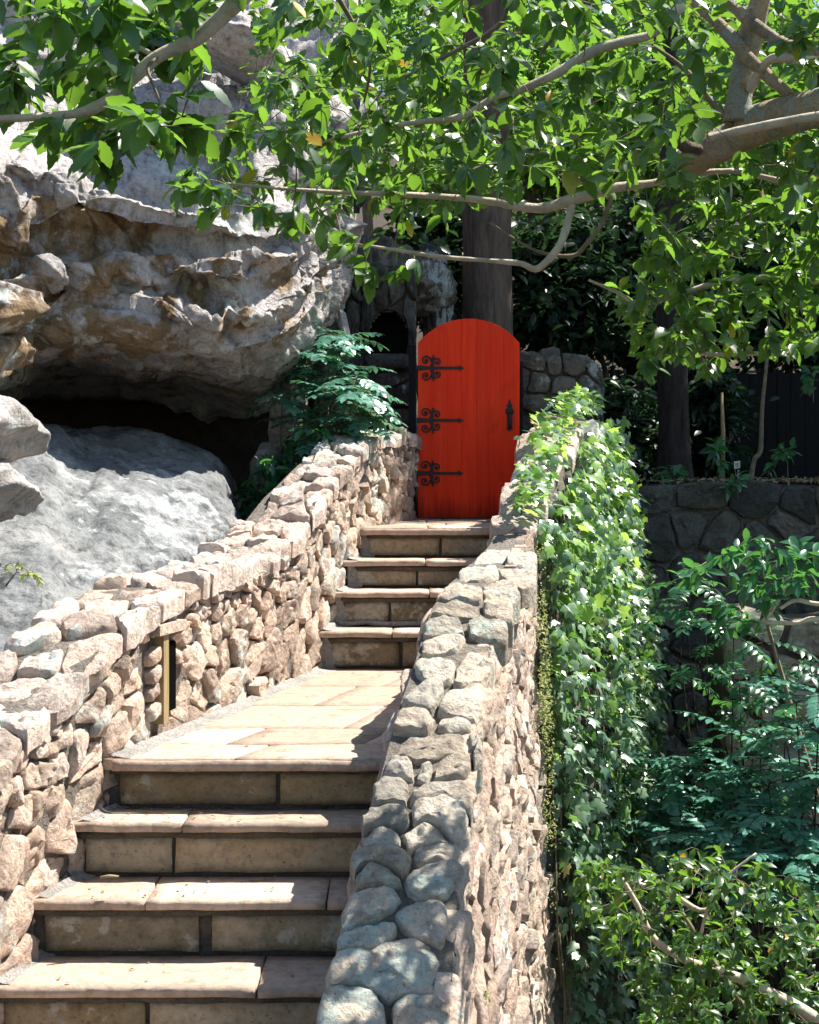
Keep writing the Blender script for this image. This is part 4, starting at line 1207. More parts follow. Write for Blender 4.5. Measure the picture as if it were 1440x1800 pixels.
# ------------------------------------------------------------------ TREES
def trunk_mesh(name, pts, rad, mat, parent, sides=22, wob=.18, seed=0, m=8):
    P, Q = smooth_path(pts, rad, m); V, Fc = tube_data(P, Q, sides, wob, seed)
    return mesh_obj(name, V, Fc, mat, parent, True, tuple(pts[0]))
def bark_trunk(pts, rad, mat, parent, seed):
    P, Q = smooth_path(pts, rad, 22); V, Fc = tube_data(P, Q, 64, 0, seed); k = 64
    for i in range(len(P)*k):
        c = P[i//k]; v = V[i]-c; a = math.atan2(v.y, v.x); r = v.length
        q = Vector((math.cos(a)*r*22, math.sin(a)*r*22, c.z*2.6+seed))
        d = abs(noise.noise(q))*-.10+noise.noise(q*2.3)*.04+noise.noise(Vector((math.cos(a)*1.5, math.sin(a)*1.5, c.z*.8+seed)))*.10
        V[i] = c+v*(1.04+d)
    return mesh_obj('trunk', V, Fc, mat, parent, True, tuple(pts[0]))
def crown(parent, c, r, n, size, mat, tm=T_LITTLE, clumps=40, name='crown'):
    """leaf-sized faces in uneven clumps through the volume"""
    P = []; D = []; U = []; S = []
    for k in range(clumps):
        v = Vector((rnd.gauss(0, 1), rnd.gauss(0, 1), rnd.gauss(0, 1))).normalized()*rnd.random()**.45
        cc = Vector((c[0]+v.x*r[0], c[1]+v.y*r[1], c[2]+v.z*r[2])); cr_ = rnd.uniform(.12, .30)*min(r)*1.3
        m = int(n/clumps*rnd.uniform(.5, 1.5))
        G = nr.normal(0, 1, (m, 3)); G *= np.array([cr_, cr_, cr_*.45]); P.append(G+np.array(cc))
    P = np.concatenate(P); m = len(P)
    D = nr.normal(0, 1, (m, 3))*np.array([1, 1, .5])+np.array([0, 0, -.2]); U = nr.normal(0, .5, (m, 3))+np.array([0, 0, 1.0])
    S = nr.uniform(size[0], size[1], m)
    leaves(P, D, U, S, tm, mat, parent, 'leaf', 0, name)
def tree(label, x, y_base, Y, rpx, bark, top=14, lean=0, crowns=(), group='pines and hardwoods behind the walls', n=0, size=(.10, .16), lm=None, flare=1.5, seed=0, nm='forest_tree'):
    b = at(x, y_base, Y); b.z = min(b.z, terrain_z(b.x, b.y)-.1) if y_base > 2000 else b.z
    t = thing(nm, label, 'tree', tuple(b), group)
    r = rpx*Y/F
    bark_trunk([b, b+Vector((lean*.05, 0, .5)), b+Vector((lean*.3, 0, 2.5)), b+Vector((lean*.7, 0, 6)), b+Vector((lean, .2, top))], [r*flare, r*1.12, r, r*.85, r*.35], bark or M_bark, t, seed)
    for k in range(5):
        a = rnd.uniform(0, 6.28); z0 = rnd.uniform(.55, .9)*top; L = rnd.uniform(1.2, 2.4)
        trunk_mesh('limb', [b+Vector((lean*z0/top, .1, z0)), b+Vector((lean*z0/top+math.cos(a)*L*.5, math.sin(a)*L*.5, z0+.4)), b+Vector((lean*z0/top+math.cos(a)*L, math.sin(a)*L, z0+1.2))], [r*.3, r*.2, r*.08], M_bark, t, 8, .1, seed, 4)
    for (c, rr, nn, cl_) in crowns:
        crown(t, c, rr, nn, size, lm or ML_far, clumps=cl_)
    return t
tree('thick straight brown pine trunk rising directly behind the red door', 859, 640, 14.6, 39, M_bark, 13, -.1, [((3.4, 15.6, 13.2), (3.4, 1.9, 1.6), 9000, 70)], seed=1, size=(.12, .2), flare=1.15)
tree('dark flared trunk standing in the shaded bed above the retaining wall', 1187, 856, 14.9, 24, M_bark2, 12, -.2, [((6.6, 15.8, 12.2), (3.2, 2.0, 1.6), 8000, 60)], seed=2, size=(.12, .2), flare=1.6)
tree('distant reddish trunk seen behind the big holly limb at upper right', 1262, 700, 24, 13, M_bark, 15, .2, [((6, 24, 16), (3, 3, 3), 3000, 30)], seed=3)
tree('slim far trunk in the dark gap right of the pine', 960, 640, 22, 7, M_bark, 12, .3, [], seed=4)
tree('pair of pale far stems at the top centre behind the holly', 652, 500, 26, 8, M_bark, 12, -.4, [], seed=5)
# leafy far trees filling the view above the walls
far = [('bright leafy tree far behind at upper centre', 760, 21, 330, 470, 4200), ('sunlit tree mass behind the pine trunk', 930, 19, 350, 420, 4200),
       ('pale green tree behind the mossy stems at upper right', 1130, 20, 380, 440, 4500), ('leafy tree beyond the big limb at the right edge', 1400, 19, 380, 560, 4500),
       ('high far tree showing between holly leaves at the top', 1000, 27, 600, 300, 4000), ('small bright tree over the boulder at upper left of centre', 520, 24, 260, 420, 3000), ('far tree at the top right corner', 1340, 28, 520, 420, 3600)]
yc_ = [150, 215, 170, 330, -40, 60, 60]
for k, (lb, x, Y, w_, h_, n_) in enumerate(far):
    c = at(x, yc_[k], Y); b = Vector((c.x, c.y, terrain_z(c.x, c.y)-.2))
    t = thing('leafy_tree', lb, 'tree', tuple(b), 'leafy trees filling the woodland behind')
    trunk_mesh('trunk', [b, b+(c-b)*.5+Vector((.2, 0, 0)), c, c+Vector((.3, 0, 1.5))], [.16, .13, .09, .03], M_bark, t, 10, .1, k)
    crown(t, c, (w_/2*Y/F, 1.8, h_/2*Y/F), n_*2, (.09, .15) if Y < 22 else (.12, .19), ML_far, clumps=75)
# rhododendrons under the trees; canopy shade is put into their dark leaf colour
rhod = [('low dark evergreen filling the gap between flared trunk and fence', 1245, 16.4, 110, 210, 745, 1500), ('dark low evergreen between the ivy and the flared trunk', 1085, 15.7, 150, 170, 760, 1500), ('dark rhododendron thicket right of the pine trunk', 985, 16.8, 230, 300, 500, 3200), ('dark evergreen thicket in shade above the retaining wall', 1130, 17.6, 300, 330, 520, 3200),
      ('black evergreen bush behind the sapling at the right edge', 1400, 18.0, 320, 340, 540, 3000), ('dark bush between the grotto and the pine', 770, 17.2, 160, 260, 460, 1600)]
for k, (lb, x, Y, w_, h_, yc, n_) in enumerate(rhod):
    c = at(x, yc, Y); b = Vector((c.x, c.y, zT-.1))
    t = thing('rhododendron', lb, 'shrub', tuple(b), 'dark evergreen shrubs under the trees')
    for q in range(6):
        e = c+Vector((rnd.uniform(-.7, .7)*w_*Y/F*.5, rnd.uniform(-.3, .3), rnd.uniform(-.2, .4)*h_*Y/F))
        trunk_mesh('stem', [b+Vector((rnd.uniform(-.3, .3), 0, 0)), (b+e)*.5+Vector((rnd.uniform(-.2, .2), 0, 0)), e], [.04, .03, .012], M_bark, t, 6, .1, k, 4)
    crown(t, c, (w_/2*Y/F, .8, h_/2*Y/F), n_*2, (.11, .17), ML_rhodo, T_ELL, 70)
# unseen trees placed out of frame to shade the bed, door and garden
def shade_tree(label, base, c, r, n, k, size=(.16, .26), clumps=60):
    t = thing('unseen_shade_tree', label, 'tree', base, 'unseen trees outside the frame that block sun and sky light')
    b = Vector(base); cc = Vector(c)
    trunk_mesh('trunk', [b, b+(cc-b)*.5+Vector((.2, .1, 0)), cc, cc+Vector((0, 0, 1))], [.26, .2, .12, .04], M_bark, t, 12, .15, k)
    for q in range(7):
        a = q*.9; e = cc+Vector((math.cos(a)*r[0]*.8, math.sin(a)*r[1]*.8, .3)); s = b+(cc-b)*rnd.uniform(.6, .95)
        trunk_mesh('limb', [s, (s+e)*.5+Vector((0, 0, .3)), e], [.08, .05, .02], M_bark, t, 6, .1, k, 4)
    crown(t, c, r, n, size, ML_far, T_LITTLE, clumps)
shade_tree('tall hardwood right of the frame shading the retaining wall', (8.6, 16.2, 4.0), (8.4, 15.6, 11.5), (3.0, 1.8, 1.5), 7000, 1)
shade_tree('broad tree right of the frame shading the lower garden', (8.2, 10.6, 0.0), (7.9, 13.2, 10.3), (.9, 1.3, .8), 3000, 2)

shade_tree('unseen tree added far right of the frame that keeps the bed behind the flared trunk dark', (9.2, 19.5, 4.0), (7.3, 19.0, 12.5), (2.3, 1.8, 1.1), 6000, 3)  # added to darken the ground behind the flared trunk

shade_tree('unseen dense tree added right of the frame to cut sky light on the lower garden', (7.8, 6.8, 0.0), (6.9, 6.6, 8.8), (2.2, 2.0, 1.2), 5000, 4)  # crown added only to cut sky light on the right
shade_tree('unseen low hedge-like crown added right of the frame to block low sky light', (8.6, 9.6, 0.0), (8.0, 9.4, 5.0), (1.2, 1.8, 2.0), 5000, 5)  # hedge-like crown added to block light from the low sky

# ------------------------------------------------------------------ FENCE, SAPLING, PLANT LABEL, DARK BED
YF = 17.0
fe = thing('board_fence', 'black board fence in deep shade behind the slim sapling at right', 'fence', (wx(1360, YF), YF, zT))
xf = wx(1270, YF)
while xf < wx(1560, YF):
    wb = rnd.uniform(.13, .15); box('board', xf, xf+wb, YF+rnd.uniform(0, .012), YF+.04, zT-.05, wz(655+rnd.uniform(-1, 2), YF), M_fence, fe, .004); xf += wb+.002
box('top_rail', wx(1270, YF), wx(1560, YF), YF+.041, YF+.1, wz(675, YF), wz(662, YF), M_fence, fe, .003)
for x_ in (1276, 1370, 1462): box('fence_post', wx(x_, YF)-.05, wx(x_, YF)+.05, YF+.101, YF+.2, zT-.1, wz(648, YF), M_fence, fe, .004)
sp = thing('sapling', 'slim bent sapling stem rising beside the plant label', 'tree', tuple(at(1318, 856, 14.0)))
trunk_mesh('trunk', [at(1318, 858, 14.0), at(1326, 810, 14.0), at(1337, 790, 14.0), at(1340, 720, 14.0), at(1348, 635, 14.0), at(1352, 560, 14.0)], [.025, .021, .022, .017, .015, .010], M_twig, sp, 9, .15, 1)
lb = thing('plant_label', 'small beige plant name label on a thin stake above the retaining wall', 'plant label', tuple(at(1299, 850, 13.9)))
Vs, Fs = tube_data([at(1299, 856, 13.9), at(1298, 826, 13.9)], [.006, .006], 6); mesh_obj('stake', Vs, Fs, M_pale, lb, True, tuple(at(1299, 856, 13.9)))
c = at(1296, 817, 13.9); obox('name_plate', c, Vector((.98, 0, .15)).normalized(), Vector((0, 1, .3)).normalized(), .026, .003, .030, M_pale, lb)
for k_ in range(3): obox('printed_line', c+Vector((0, -.0045, .012-.011*k_)), Vector((.98, 0, .15)).normalized(), Vector((0, 1, .3)).normalized(), .019-.004*k_, .0008, .0018, M_iron, lb)
st = thing('broken_stake', 'pale broken stake by the dark flared trunk', 'stake', tuple(at(1270, 850, 15.2)))
Vs, Fs = tube_data([at(1270, 856, 15.2), at(1271, 760, 15.2), at(1269, 690, 15.2)], [.022, .020, .014], 7, .2); mesh_obj('stake_body', Vs, Fs, M_wood, st, True, tuple(at(1270, 856, 15.2)))

# ------------------------------------------------------------------ HOLLY TREE over the whole scene
HT = thing('holly_tree', 'large holly tree with a lichened limb at right and glossy leaves hanging across the top', 'tree', (2.3, 4.5, 0))
trunk_mesh('trunk', [(2.3, 4.5, 0), (2.25, 4.5, 2), (2.15, 4.5, 4), (1.95, 4.5, 5.6), (1.7, 4.52, 7.0), (1.5, 4.55, 8.4)], [.24, .2, .18, .16, .13, .08], M_mbark, HT, 18, .2)
skel = []
def branch(pts, mat=M_hbark, sides=10, wob=.14, keep=True, nm='branch'):
    P = [at(x, y, Y*.73) for x, y, Y, r in pts]; Rr = [r*Y*.73/F for x, y, Y, r in pts]
    P, Rr = smooth_path(P, Rr, 6)
    Rr = [r*(1+.10*noise.noise(p*14)) for p, r in zip(P, Rr)]
    V, Fc = tube_data(P, Rr, sides, wob, len(skel)*.1)
    mesh_obj(nm, V, Fc, mat, HT, True, tuple(P[0]))
    if keep: skel.extend([tuple(p) for p in P])
branch([(1850, 60, 6.2, 60), (1700, 145, 6.3, 50), (1560, 180, 6.45, 42), (1440, 192, 6.6, 37), (1380, 205, 6.7, 35), (1330, 218, 6.8, 34), (1285, 244, 6.9, 28), (1250, 262, 6.9, 24), (1222, 280, 6.95, 22), (1204, 283, 7.0, 19)], M_mbark, 20, .2, nm='limb')
branch([(1228, 262, 6.85, 13), (1210, 258, 6.82, 15), (1200, 250, 6.8, 15), (1193, 246, 6.8, 12)], M_bark, 14, .55, False, 'limb_stub')
branch([(1296, 215, 6.8, 24), (1300, 170, 6.8, 22), (1310, 110, 6.8, 22), (1322, 50, 6.75, 21), (1338, -10, 6.7, 18), (1360, -120, 6.6, 16)], M_mbark, 14, .22)
branch([(1390, 168, 6.65, 9), (1352, 135, 6.7, 11), (1318, 105, 6.7, 12), (1296, 78, 6.72, 12), (1262, 40, 6.75, 11), (1230, 12, 6.75, 9), (1190, -30, 6.8, 8)], M_mbark, 12, .2)
branch([(1930, 260, 6.2, 20), (1700, 150, 6.4, 16), (1500, 112, 6.5, 14), (1440, 107, 6.55, 11), (1390, 102, 6.6, 9), (1358, 103, 6.65, 8), (1335, 125, 6.7, 8), (1318, 160, 6.75, 8)], M_hbark)
branch([(1930, 180, 6.2, 24), (1720, 120, 6.3, 20), (1520, 110, 6.4, 17), (1440, 92, 6.5, 14), (1385, 80, 6.6, 12), (1335, 50, 6.65, 11), (1290, 14, 6.7, 9), (1250, -20, 6.7, 8)], M_mbark, 12, .2)
branch([(1940, 330, 6.15, 18), (1740, 240, 6.15, 14), (1560, 200, 6.2, 12), (1440, 205, 6.3, 9), (1363, 217, 6.35, 8), (1290, 232, 6.4, 8), (1243, 243, 6.4, 7)], M_hbark)
branch([(1287, 221, 6.8, 6), (1250, 178, 6.8, 5), (1222, 141, 6.8, 5), (1190, 110, 6.8, 4), (1150, 82, 6.8, 3)], M_twig)
branch([(1290, 300, 7.0, 5), (1210, 306, 7.0, 6), (1145, 322, 7.0, 7), (1080, 330, 7.0, 9), (1040, 342, 7.0, 10), (1000, 353, 7.0, 10), (950, 366, 7.0, 9), (900, 360, 7.0, 8), (835, 350, 7.0, 6), (720, 342, 6.9, 5), (600, 338, 6.8, 4), (480, 330, 6.7, 3), (395, 322, 6.6, 2)])
branch([(1960, 420, 6.2, 14), (1700, 370, 6.6, 9), (1440, 335, 6.9, 6), (1370, 318, 6.95, 6), (1300, 302, 7.0, 5), (1250, 300, 7.0, 4)], M_hbark)
branch([(1005, 360, 7.0, 7), (996, 400, 6.95, 7), (980, 438, 6.9, 7), (945, 472, 6.9, 6), (915, 463, 6.9, 5), (860, 458, 6.9, 4), (780, 452, 6.9, 4), (700, 440, 6.9, 3), (640, 430, 6.9, 2)])
branch([(1074, 348, 7.0, 4), (1060, 390, 7.0, 4), (1030, 430, 7.0, 4), (1005, 450, 7.0, 4), (950, 443, 7.0, 3), (905, 420, 7.0, 2), (860, 390, 7.0, 2)], M_twig)
branch([(1250, -60, 6.6, 9), (1190, 20, 6.6, 9), (1145, 60, 6.6, 8), (1090, 75, 6.6, 9), (1040, 92, 6.6, 10), (990, 122, 6.6, 9), (930, 152, 6.6, 7), (870, 170, 6.6, 6), (810, 205, 6.6, 6), (720, 216, 6.6, 5), (640, 232, 6.6, 4), (560, 250, 6.6, 3)])
branch([(560, -60, 6.0, 5), (620, 40, 6.2, 4), (650, 110, 6.3, 3), (640, 180, 6.4, 2)], M_twig)
branch([(900, -40, 6.0, 6), (880, 40, 6.1, 4), (800, 90, 6.2, 4), (700, 140, 6.2, 3)], M_twig)
branch([(1056, -30, 6.2, 5), (1020, 10, 6.3, 5), (960, 80, 6.4, 4), (950, 100, 6.4, 3)], M_twig)
branch([(1985, 560, 6.2, 14), (1850, 500, 6.9, 11), (1700, 470, 7.6, 8), (1540, 490, 7.8, 7), (1440, 494, 8, 6), (1370, 488, 8, 5), (1310, 491, 8, 6), (1260, 498, 8, 6), (1210, 512, 8, 5), (1165, 526, 8, 5), (1120, 535, 8, 4), (1090, 516, 8, 3), (1035, 492, 8, 2)])
branch([(1990, 640, 6.2, 14), (1860, 570, 6.8, 11), (1700, 540, 7.3, 9), (1540, 570, 7.4, 8), (1440, 600, 7.5, 6), (1413, 616, 7.5, 5), (1387, 622, 7.5, 5), (1340, 621, 7.5, 4), (1280, 623, 7.5, 4), (1229, 622, 7.5, 3)])
branch([(1270, 500, 7.8, 3), (1250, 545, 7.7, 3), (1240, 590, 7.7, 3), (1232, 640, 7.7, 2)], M_twig)
branch([(1340, -420, 6.2, 30), (1000, -330, 5.6, 26), (700, -220, 5.0, 22), (520, -100, 4.7, 18), (430, -12, 4.6, 17), (392, 28, 4.6, 14), (345, 68, 4.6, 13), (280, 98, 4.6, 11), (240, 132, 4.6, 11), (205, 166, 4.6, 10), (165, 190, 4.6, 11), (130, 200, 4.6, 8), (60, 206, 4.6, 7), (-30, 212, 4.6, 7), (-160, 230, 4.6, 5)])
branch([(1700, -300, 6.2, 40), (1500, -380, 6.25, 36), (1340, -420, 6.2, 30)], M_hbark)
branch([(272, 98, 4.62, 5), (230, 78, 4.65, 5), (170, 62, 4.7, 4), (110, 50, 4.7, 4), (40, 60, 4.7, 3)])
branch([(345, 68, 4.6, 6), (330, 30, 4.6, 5), (322, -30, 4.6, 4)], M_twig)
branch([(285, 96, 4.6, 3), (260, 120, 4.55, 3), (278, 170, 4.5, 2), (292, 225, 4.5, 2)], M_twig)
anch = []; skl = []
A1 = [(-60, -60), (420, -60), (352, 60), (330, 130), (352, 215), (330, 245), (215, 262), (182, 292), (140, 268), (90, 240), (60, 262), (20, 255), (-60, 235)]
for x, y in sample_poly(A1, 95): anch.append((at(x, y, rnd.uniform(3.05, 3.75)), 0))
for x, y in [(60, 245), (75, 250), (160, 275), (175, 262), (185, 285), (355, 140), (320, 205), (345, 225), (300, 215), (210, 236), (235, 230)]: anch.append((at(x, y, 3.3), 0))
A2 = [(300, 325), (360, 250), (430, 200), (460, 120), (440, 0), (450, -80), (1500, -80), (1500, 330), (1300, 345), (1180, 330), (1060, 350), (1000, 318), (930, 300), (880, 330), (830, 372), (760, 392), (690, 485), (640, 470), (600, 430), (520, 400), (400, 402), (350, 350)]
for x, y in sample_poly(A2, 500): anch.append((at(x, y, rnd.uniform(4.0, 5.6)), 1))
A2b = [(430, 20), (1440, 0), (1440, 300), (1000, 290), (800, 330), (560, 350), (400, 280)]
for x, y in sample_poly(A2b, 240): anch.append((at(x, y, rnd.uniform(5.4, 6.3)), 1))
A3 = [(1062, 560), (1085, 490), (1150, 420), (1120, 370), (1200, 340), (1500, 325), (1500, 600), (1370, 632), (1290, 628), (1230, 655), (1140, 655), (1090, 610)]
for x, y in sample_poly(A3, 250): anch.append((at(x, y, rnd.uniform(5.0, 6.2)), 1))
for x, y in [(690, 488), (718, 482), (640, 478), (650, 500), (740, 330), (560, 425), (590, 440), (1130, 655), (1160, 650), (1240, 655), (530, 470-80)]: anch.append((at(x, y, 5.0), 1))
LIMB = [(1165, 330), (1225, 225), (1262, 200), (1272, -80), (1370, -80), (1352, 150), (1500, 120), (1500, 262), (1340, 275), (1250, 335)]
big = [[(1290, 300), (1145, 322), (1080, 330), (1000, 353), (950, 366), (835, 350), (720, 342), (480, 330)], [(1145, 60), (1040, 92), (930, 152), (810, 205), (720, 216)], [(1005, 360), (980, 438), (945, 472), (860, 458)],
       [(430, -12), (345, 68), (280, 98), (205, 166), (130, 200), (0, 212)], [(1440, 494), (1310, 491), (1210, 512), (1120, 535)], [(1390, 168), (1318, 105), (1230, 12)]]
def seg_d(x, y, pl):
    m = 1e9
    for (a, b), (c, d) in zip(pl[:-1], pl[1:]):
        t = max(0, min(1, ((x-a)*(c-a)+(y-b)*(d-b))/((c-a)**2+(d-b)**2))); m = min(m, math.hypot(x-a-t*(c-a), y-b-t*(d-b)))
    return m
def behind(a):
    p = a[0]; x = 720+p.x*F/p.y; y = 840-(p.z-EYE)*F/p.y
    if in_poly(x, y, LIMB): return (at(x, y, rnd.uniform(5.4, 6.2)), a[1])
    if a[1] == 1 and min(seg_d(x, y, q) for q in big[:3]+big[4:]) < 24: return (at(x, y, rnd.uniform(5.4, 6.1)), 1)
    if a[1] == 0 and seg_d(x, y, big[3]) < 42: return (at(x, y, rnd.uniform(3.55, 3.9)), 0)
    return a
anch = [behind(a) for a in anch]
pts = [a[0] for a in anch]
dirs = grow(HT, skel, pts, M_twig, .0014)
P = []; D = []; U = []; S = []
for kind_, sz, cnt in ((0, (.055, .085), (5, 8)), (1, (.044, .078), (5, 8))):
    ii = [i for i in range(len(anch)) if anch[i][1] == kind_]
    a, b_, c, d = rosettes([pts[i] for i in ii], [dirs[i] for i in ii], cnt, sz, .9, .95, .25)
    P += a; D += b_; U += c; S += d
leaves(P, D, U, S, T_HOLLY, ML_holly, HT, 'leaf', 290, 'foliage', nr.uniform(.8, 1.15, len(P)))

# ------------------------------------------------------------------ IVY over the upper right parapet
IV = thing('ivy', 'dense green ivy draped over the upper right parapet down to the garden', 'ivy', (1.2, 10.5, 4.5))
P = []; D = []; U = []; S = []; st_pts = []
def ivy_surf(Y, t):
    """t<0 across the coping, t>0 down the outer face"""
    if t < 0:
        w = ro(Y)-rx(Y); f = min(1, -t/w)
        return Vector((ro(Y)-w*f, Y, EYE-rh(Y)+.06+.05*math.sin(f*3.1))), Vector((.25, -.1, 1))
    d = (ro(Y+.06)-ro(Y-.06))/.12
    bulge = (.05+.10*min(1, t/1.2))*(1+.6*noise.noise(Vector((Y*1.3, t*.9, 3))))*(min(1, max(0, (Y-9.2)/1.2))*.8+.2)
    n = Vector((1, -d, .25)).normalized()
    return Vector((ro(Y)+batter(Y)*t, Y, EYE-rh(Y)-t))+n*bulge, n
k = 0
while k < 7200:
    Y = 9.2+3.5*rnd.random()**1.0; t = rnd.uniform(-.5, 4.6)
    if t < 0:
        w = ro(Y)-rx(Y)
        if -t > w*(.35+.55*min(1, max(0, (Y-9.1)/.6))*(.6+.5*noise.noise(Vector((Y*3, 0, 0))))): continue
    edge = 9.28+.05*t+.10*noise.noise(Vector((t*2.2, 7, 0)))
    if t > 0 and Y < edge: continue
    if t > .3 and noise.noise(Vector((Y*2.3, t*1.6, 9))) < -.34: continue
    p, n = ivy_surf(Y, t)
    off = rnd.random()**1.5*.15+rnd.random()*.02+max(0, noise.noise(Vector((Y*3.1, t*2.7, 4))))*.10
    p = p+n*off+Vector((rnd.gauss(0, .01), rnd.gauss(0, .01), rnd.gauss(0, .01)))
    P.append(p); dd = Vector((rnd.gauss(.15, .55), rnd.gauss(-.3, .6), rnd.gauss(-.6, .3) if t > 0 else rnd.gauss(-.1, .3)))
    D.append(dd); U.append(n*.7+Vector((.15+rnd.gauss(0, .5), rnd.gauss(-.25, .5), .9+rnd.gauss(0, .4)))); S.append(rnd.uniform(.035, .10)*(1.12 if Y < 10.4 else 1.0)); k += 1
# trailing runners
acc = ([], [])
for q in range(40):
    if q < 3: Y = rnd.uniform(9.3, 12.4); p, n = ivy_surf(Y, -rnd.uniform(.2, .4)); dv = Vector((.1, -.5, .35))
    else: Y = rnd.uniform(9.4, 12.6); p, n = ivy_surf(Y, rnd.uniform(.0, 4.0)); dv = Vector((1.0, -.35, .15))
    L = rnd.uniform(.10, .32); pp = [p]; 
    for j in range(5): pp.append(pp[-1]+dv.normalized()*L/5+Vector((rnd.gauss(0, .012), rnd.gauss(0, .012), rnd.gauss(0, .012)-.012*j)))
    add_tube(acc, pp, [.003, .003, .0026, .0022, .002, .0016], 4)
    for j in (2, 3, 4, 5):
        P.append(pp[j]); D.append(Vector((rnd.gauss(0, .6), rnd.gauss(0, .6), -.4))); U.append(Vector((.3, -.5, .8))); S.append(rnd.uniform(.02, .045))
for q in range(60):
    Y = rnd.uniform(9.3, 12.5); t0 = rnd.uniform(0, 2.5); pp = []
    for j in range(7): p, n = ivy_surf(Y+.05*math.sin(j), t0+j*.2); pp.append(p+n*.02)
    add_tube(acc, pp, [.005]*7, 4)
o = mesh_obj('vines', acc[0], acc[1], M_twig, IV); o['kind'] = 'stuff'
young = [i for i in range(len(P)) if rnd.random() < .48*max(0, min(1, 1.25-(EYE+.45-P[i].z)/1.7))]; ys_ = set(young)
old = [i for i in range(len(P)) if i not in ys_]
for idx_, mt_, np_, nm_ in ((young, ML_ivy2, 110, 'young_foliage'), (old, ML_ivy, 180, 'foliage')):
    leaves([P[i] for i in idx_], [D[i] for i in idx_], [U[i] for i in idx_], [S[i] for i in idx_], T_IVY, mt_, IV, 'leaf', np_, nm_)
# fine creeper on the corner of the wall
CR = thing('creeping_plant', 'tiny yellowish creeper growing down the bright corner of the right wall', 'creeper', (.85, 9.3, 3.5))
P = []; D = []; U = []; S = []
for q in range(3000):
    t = abs(rnd.gauss(.75, .5)); Y = 9.22+rnd.gauss(0, .14)-.05*max(0, t-1)
    if t > 2.6: continue
    if noise.noise(Vector((Y*5, t*3, 2))) < -.05: continue
    p, n = surfRo(Y, t); P.append(p+n*rnd.uniform(.04, .10)); D.append((rnd.gauss(0, 1), rnd.gauss(0, 1), rnd.gauss(-.4, .6))); U.append((.8+rnd.gauss(0, .4), rnd.gauss(-.4, .4), .6)); S.append(rnd.uniform(.010, .022))
leaves(P, D, U, S, T_LITTLE, ML_moss, CR, 'leaf', 0, 'foliage'); CR.children[0].name = 'foliage'

# ------------------------------------------------------------------ SHRUBS
def pinnate(parent, tops, base, fronds, flen, lsize, pairs, mat, n_parts, droop=.5, facing=(0, -1, .1), stems=M_twig, tm=T_MAH, seed=0):
    P = []; D = []; U = []; S = []; acc = ([], [])
    for tp in tops:
        b = Vector(base)+Vector((rnd.gauss(0, .06), rnd.gauss(0, .06), 0)); m = (b+tp)*.5+Vector((rnd.gauss(0, .06), rnd.gauss(0, .06), .05))
        add_tube(acc, [b, m, tp], [.008, .007, .004], 5)
        k = rnd.randint(*fronds); ph = rnd.uniform(0, 6.28)
        for i in range(k):
            a = ph+i*2.4; el = rnd.uniform(-.25, .75)
            d = Vector((math.cos(a), math.sin(a)*.9-.25, el)).normalized(); L = rnd.uniform(*flen); pp = [tp]
            n_ = pairs+2
            for j in range(n_): 
                d = (d+Vector((0, 0, -droop/n_))).normalized(); pp.append(pp[-1]+d*L/n_)
            add_tube(acc, pp, [.0032*(1-.6*j/n_) for j in range(n_+1)], 4)
            sd_ = d.cross(Vector((0, 0, 1))); sd_.normalize(); upn = sd_.cross(d).normalized()
            if upn.z < 0: upn = -upn
            for j in range(2, n_+1):
                dj = (pp[j]-pp[j-1]).normalized(); s = lsize*(1-.35*abs(j/n_-.55))*rnd.uniform(.85, 1.15)
                if j == n_: P.append(pp[j]); D.append(dj); U.append(upn); S.append(s*1.1)
                for sg in (-1, 1):
                    P.append(pp[j]); D.append(sd_*sg+dj*.45+Vector((0, 0, rnd.gauss(-.08, .12)))); U.append(upn+Vector((rnd.gauss(0, .15), rnd.gauss(0, .15), 0))); S.append(s)
    o = mesh_obj('stems', acc[0], acc[1], stems, parent); o['kind'] = 'stuff'
    leaves(P, D, U, S, tm, mat, parent, 'leaflet', n_parts, 'foliage')
MA = thing('mahonia', 'blue green spiny mahonia shrub behind the left parapet near the grotto', 'shrub', tuple(at(560, 960, 11.2)))
tops = [at(x, y, Y) for x, y, Y in [(565, 610, 11.4), (600, 650, 11.2), (625, 665, 11.0), (560, 670, 11.3), (520, 665, 11.5), (590, 700, 11.0), (640, 735, 10.9), (600, 745, 10.9), (545, 735, 11.2), (570, 640, 11.5), (625, 700, 10.9), (600, 595, 11.5), (500, 640, 11.3), (505, 700, 11.1), (540, 620, 11.2), (635, 690, 10.8), (580, 590, 11.3), (560, 760, 10.9)]]
pinnate(MA, tops, at(560, 940, 11.2), (6, 9), (.22, .36), .082, 5, ML_mah, 280)
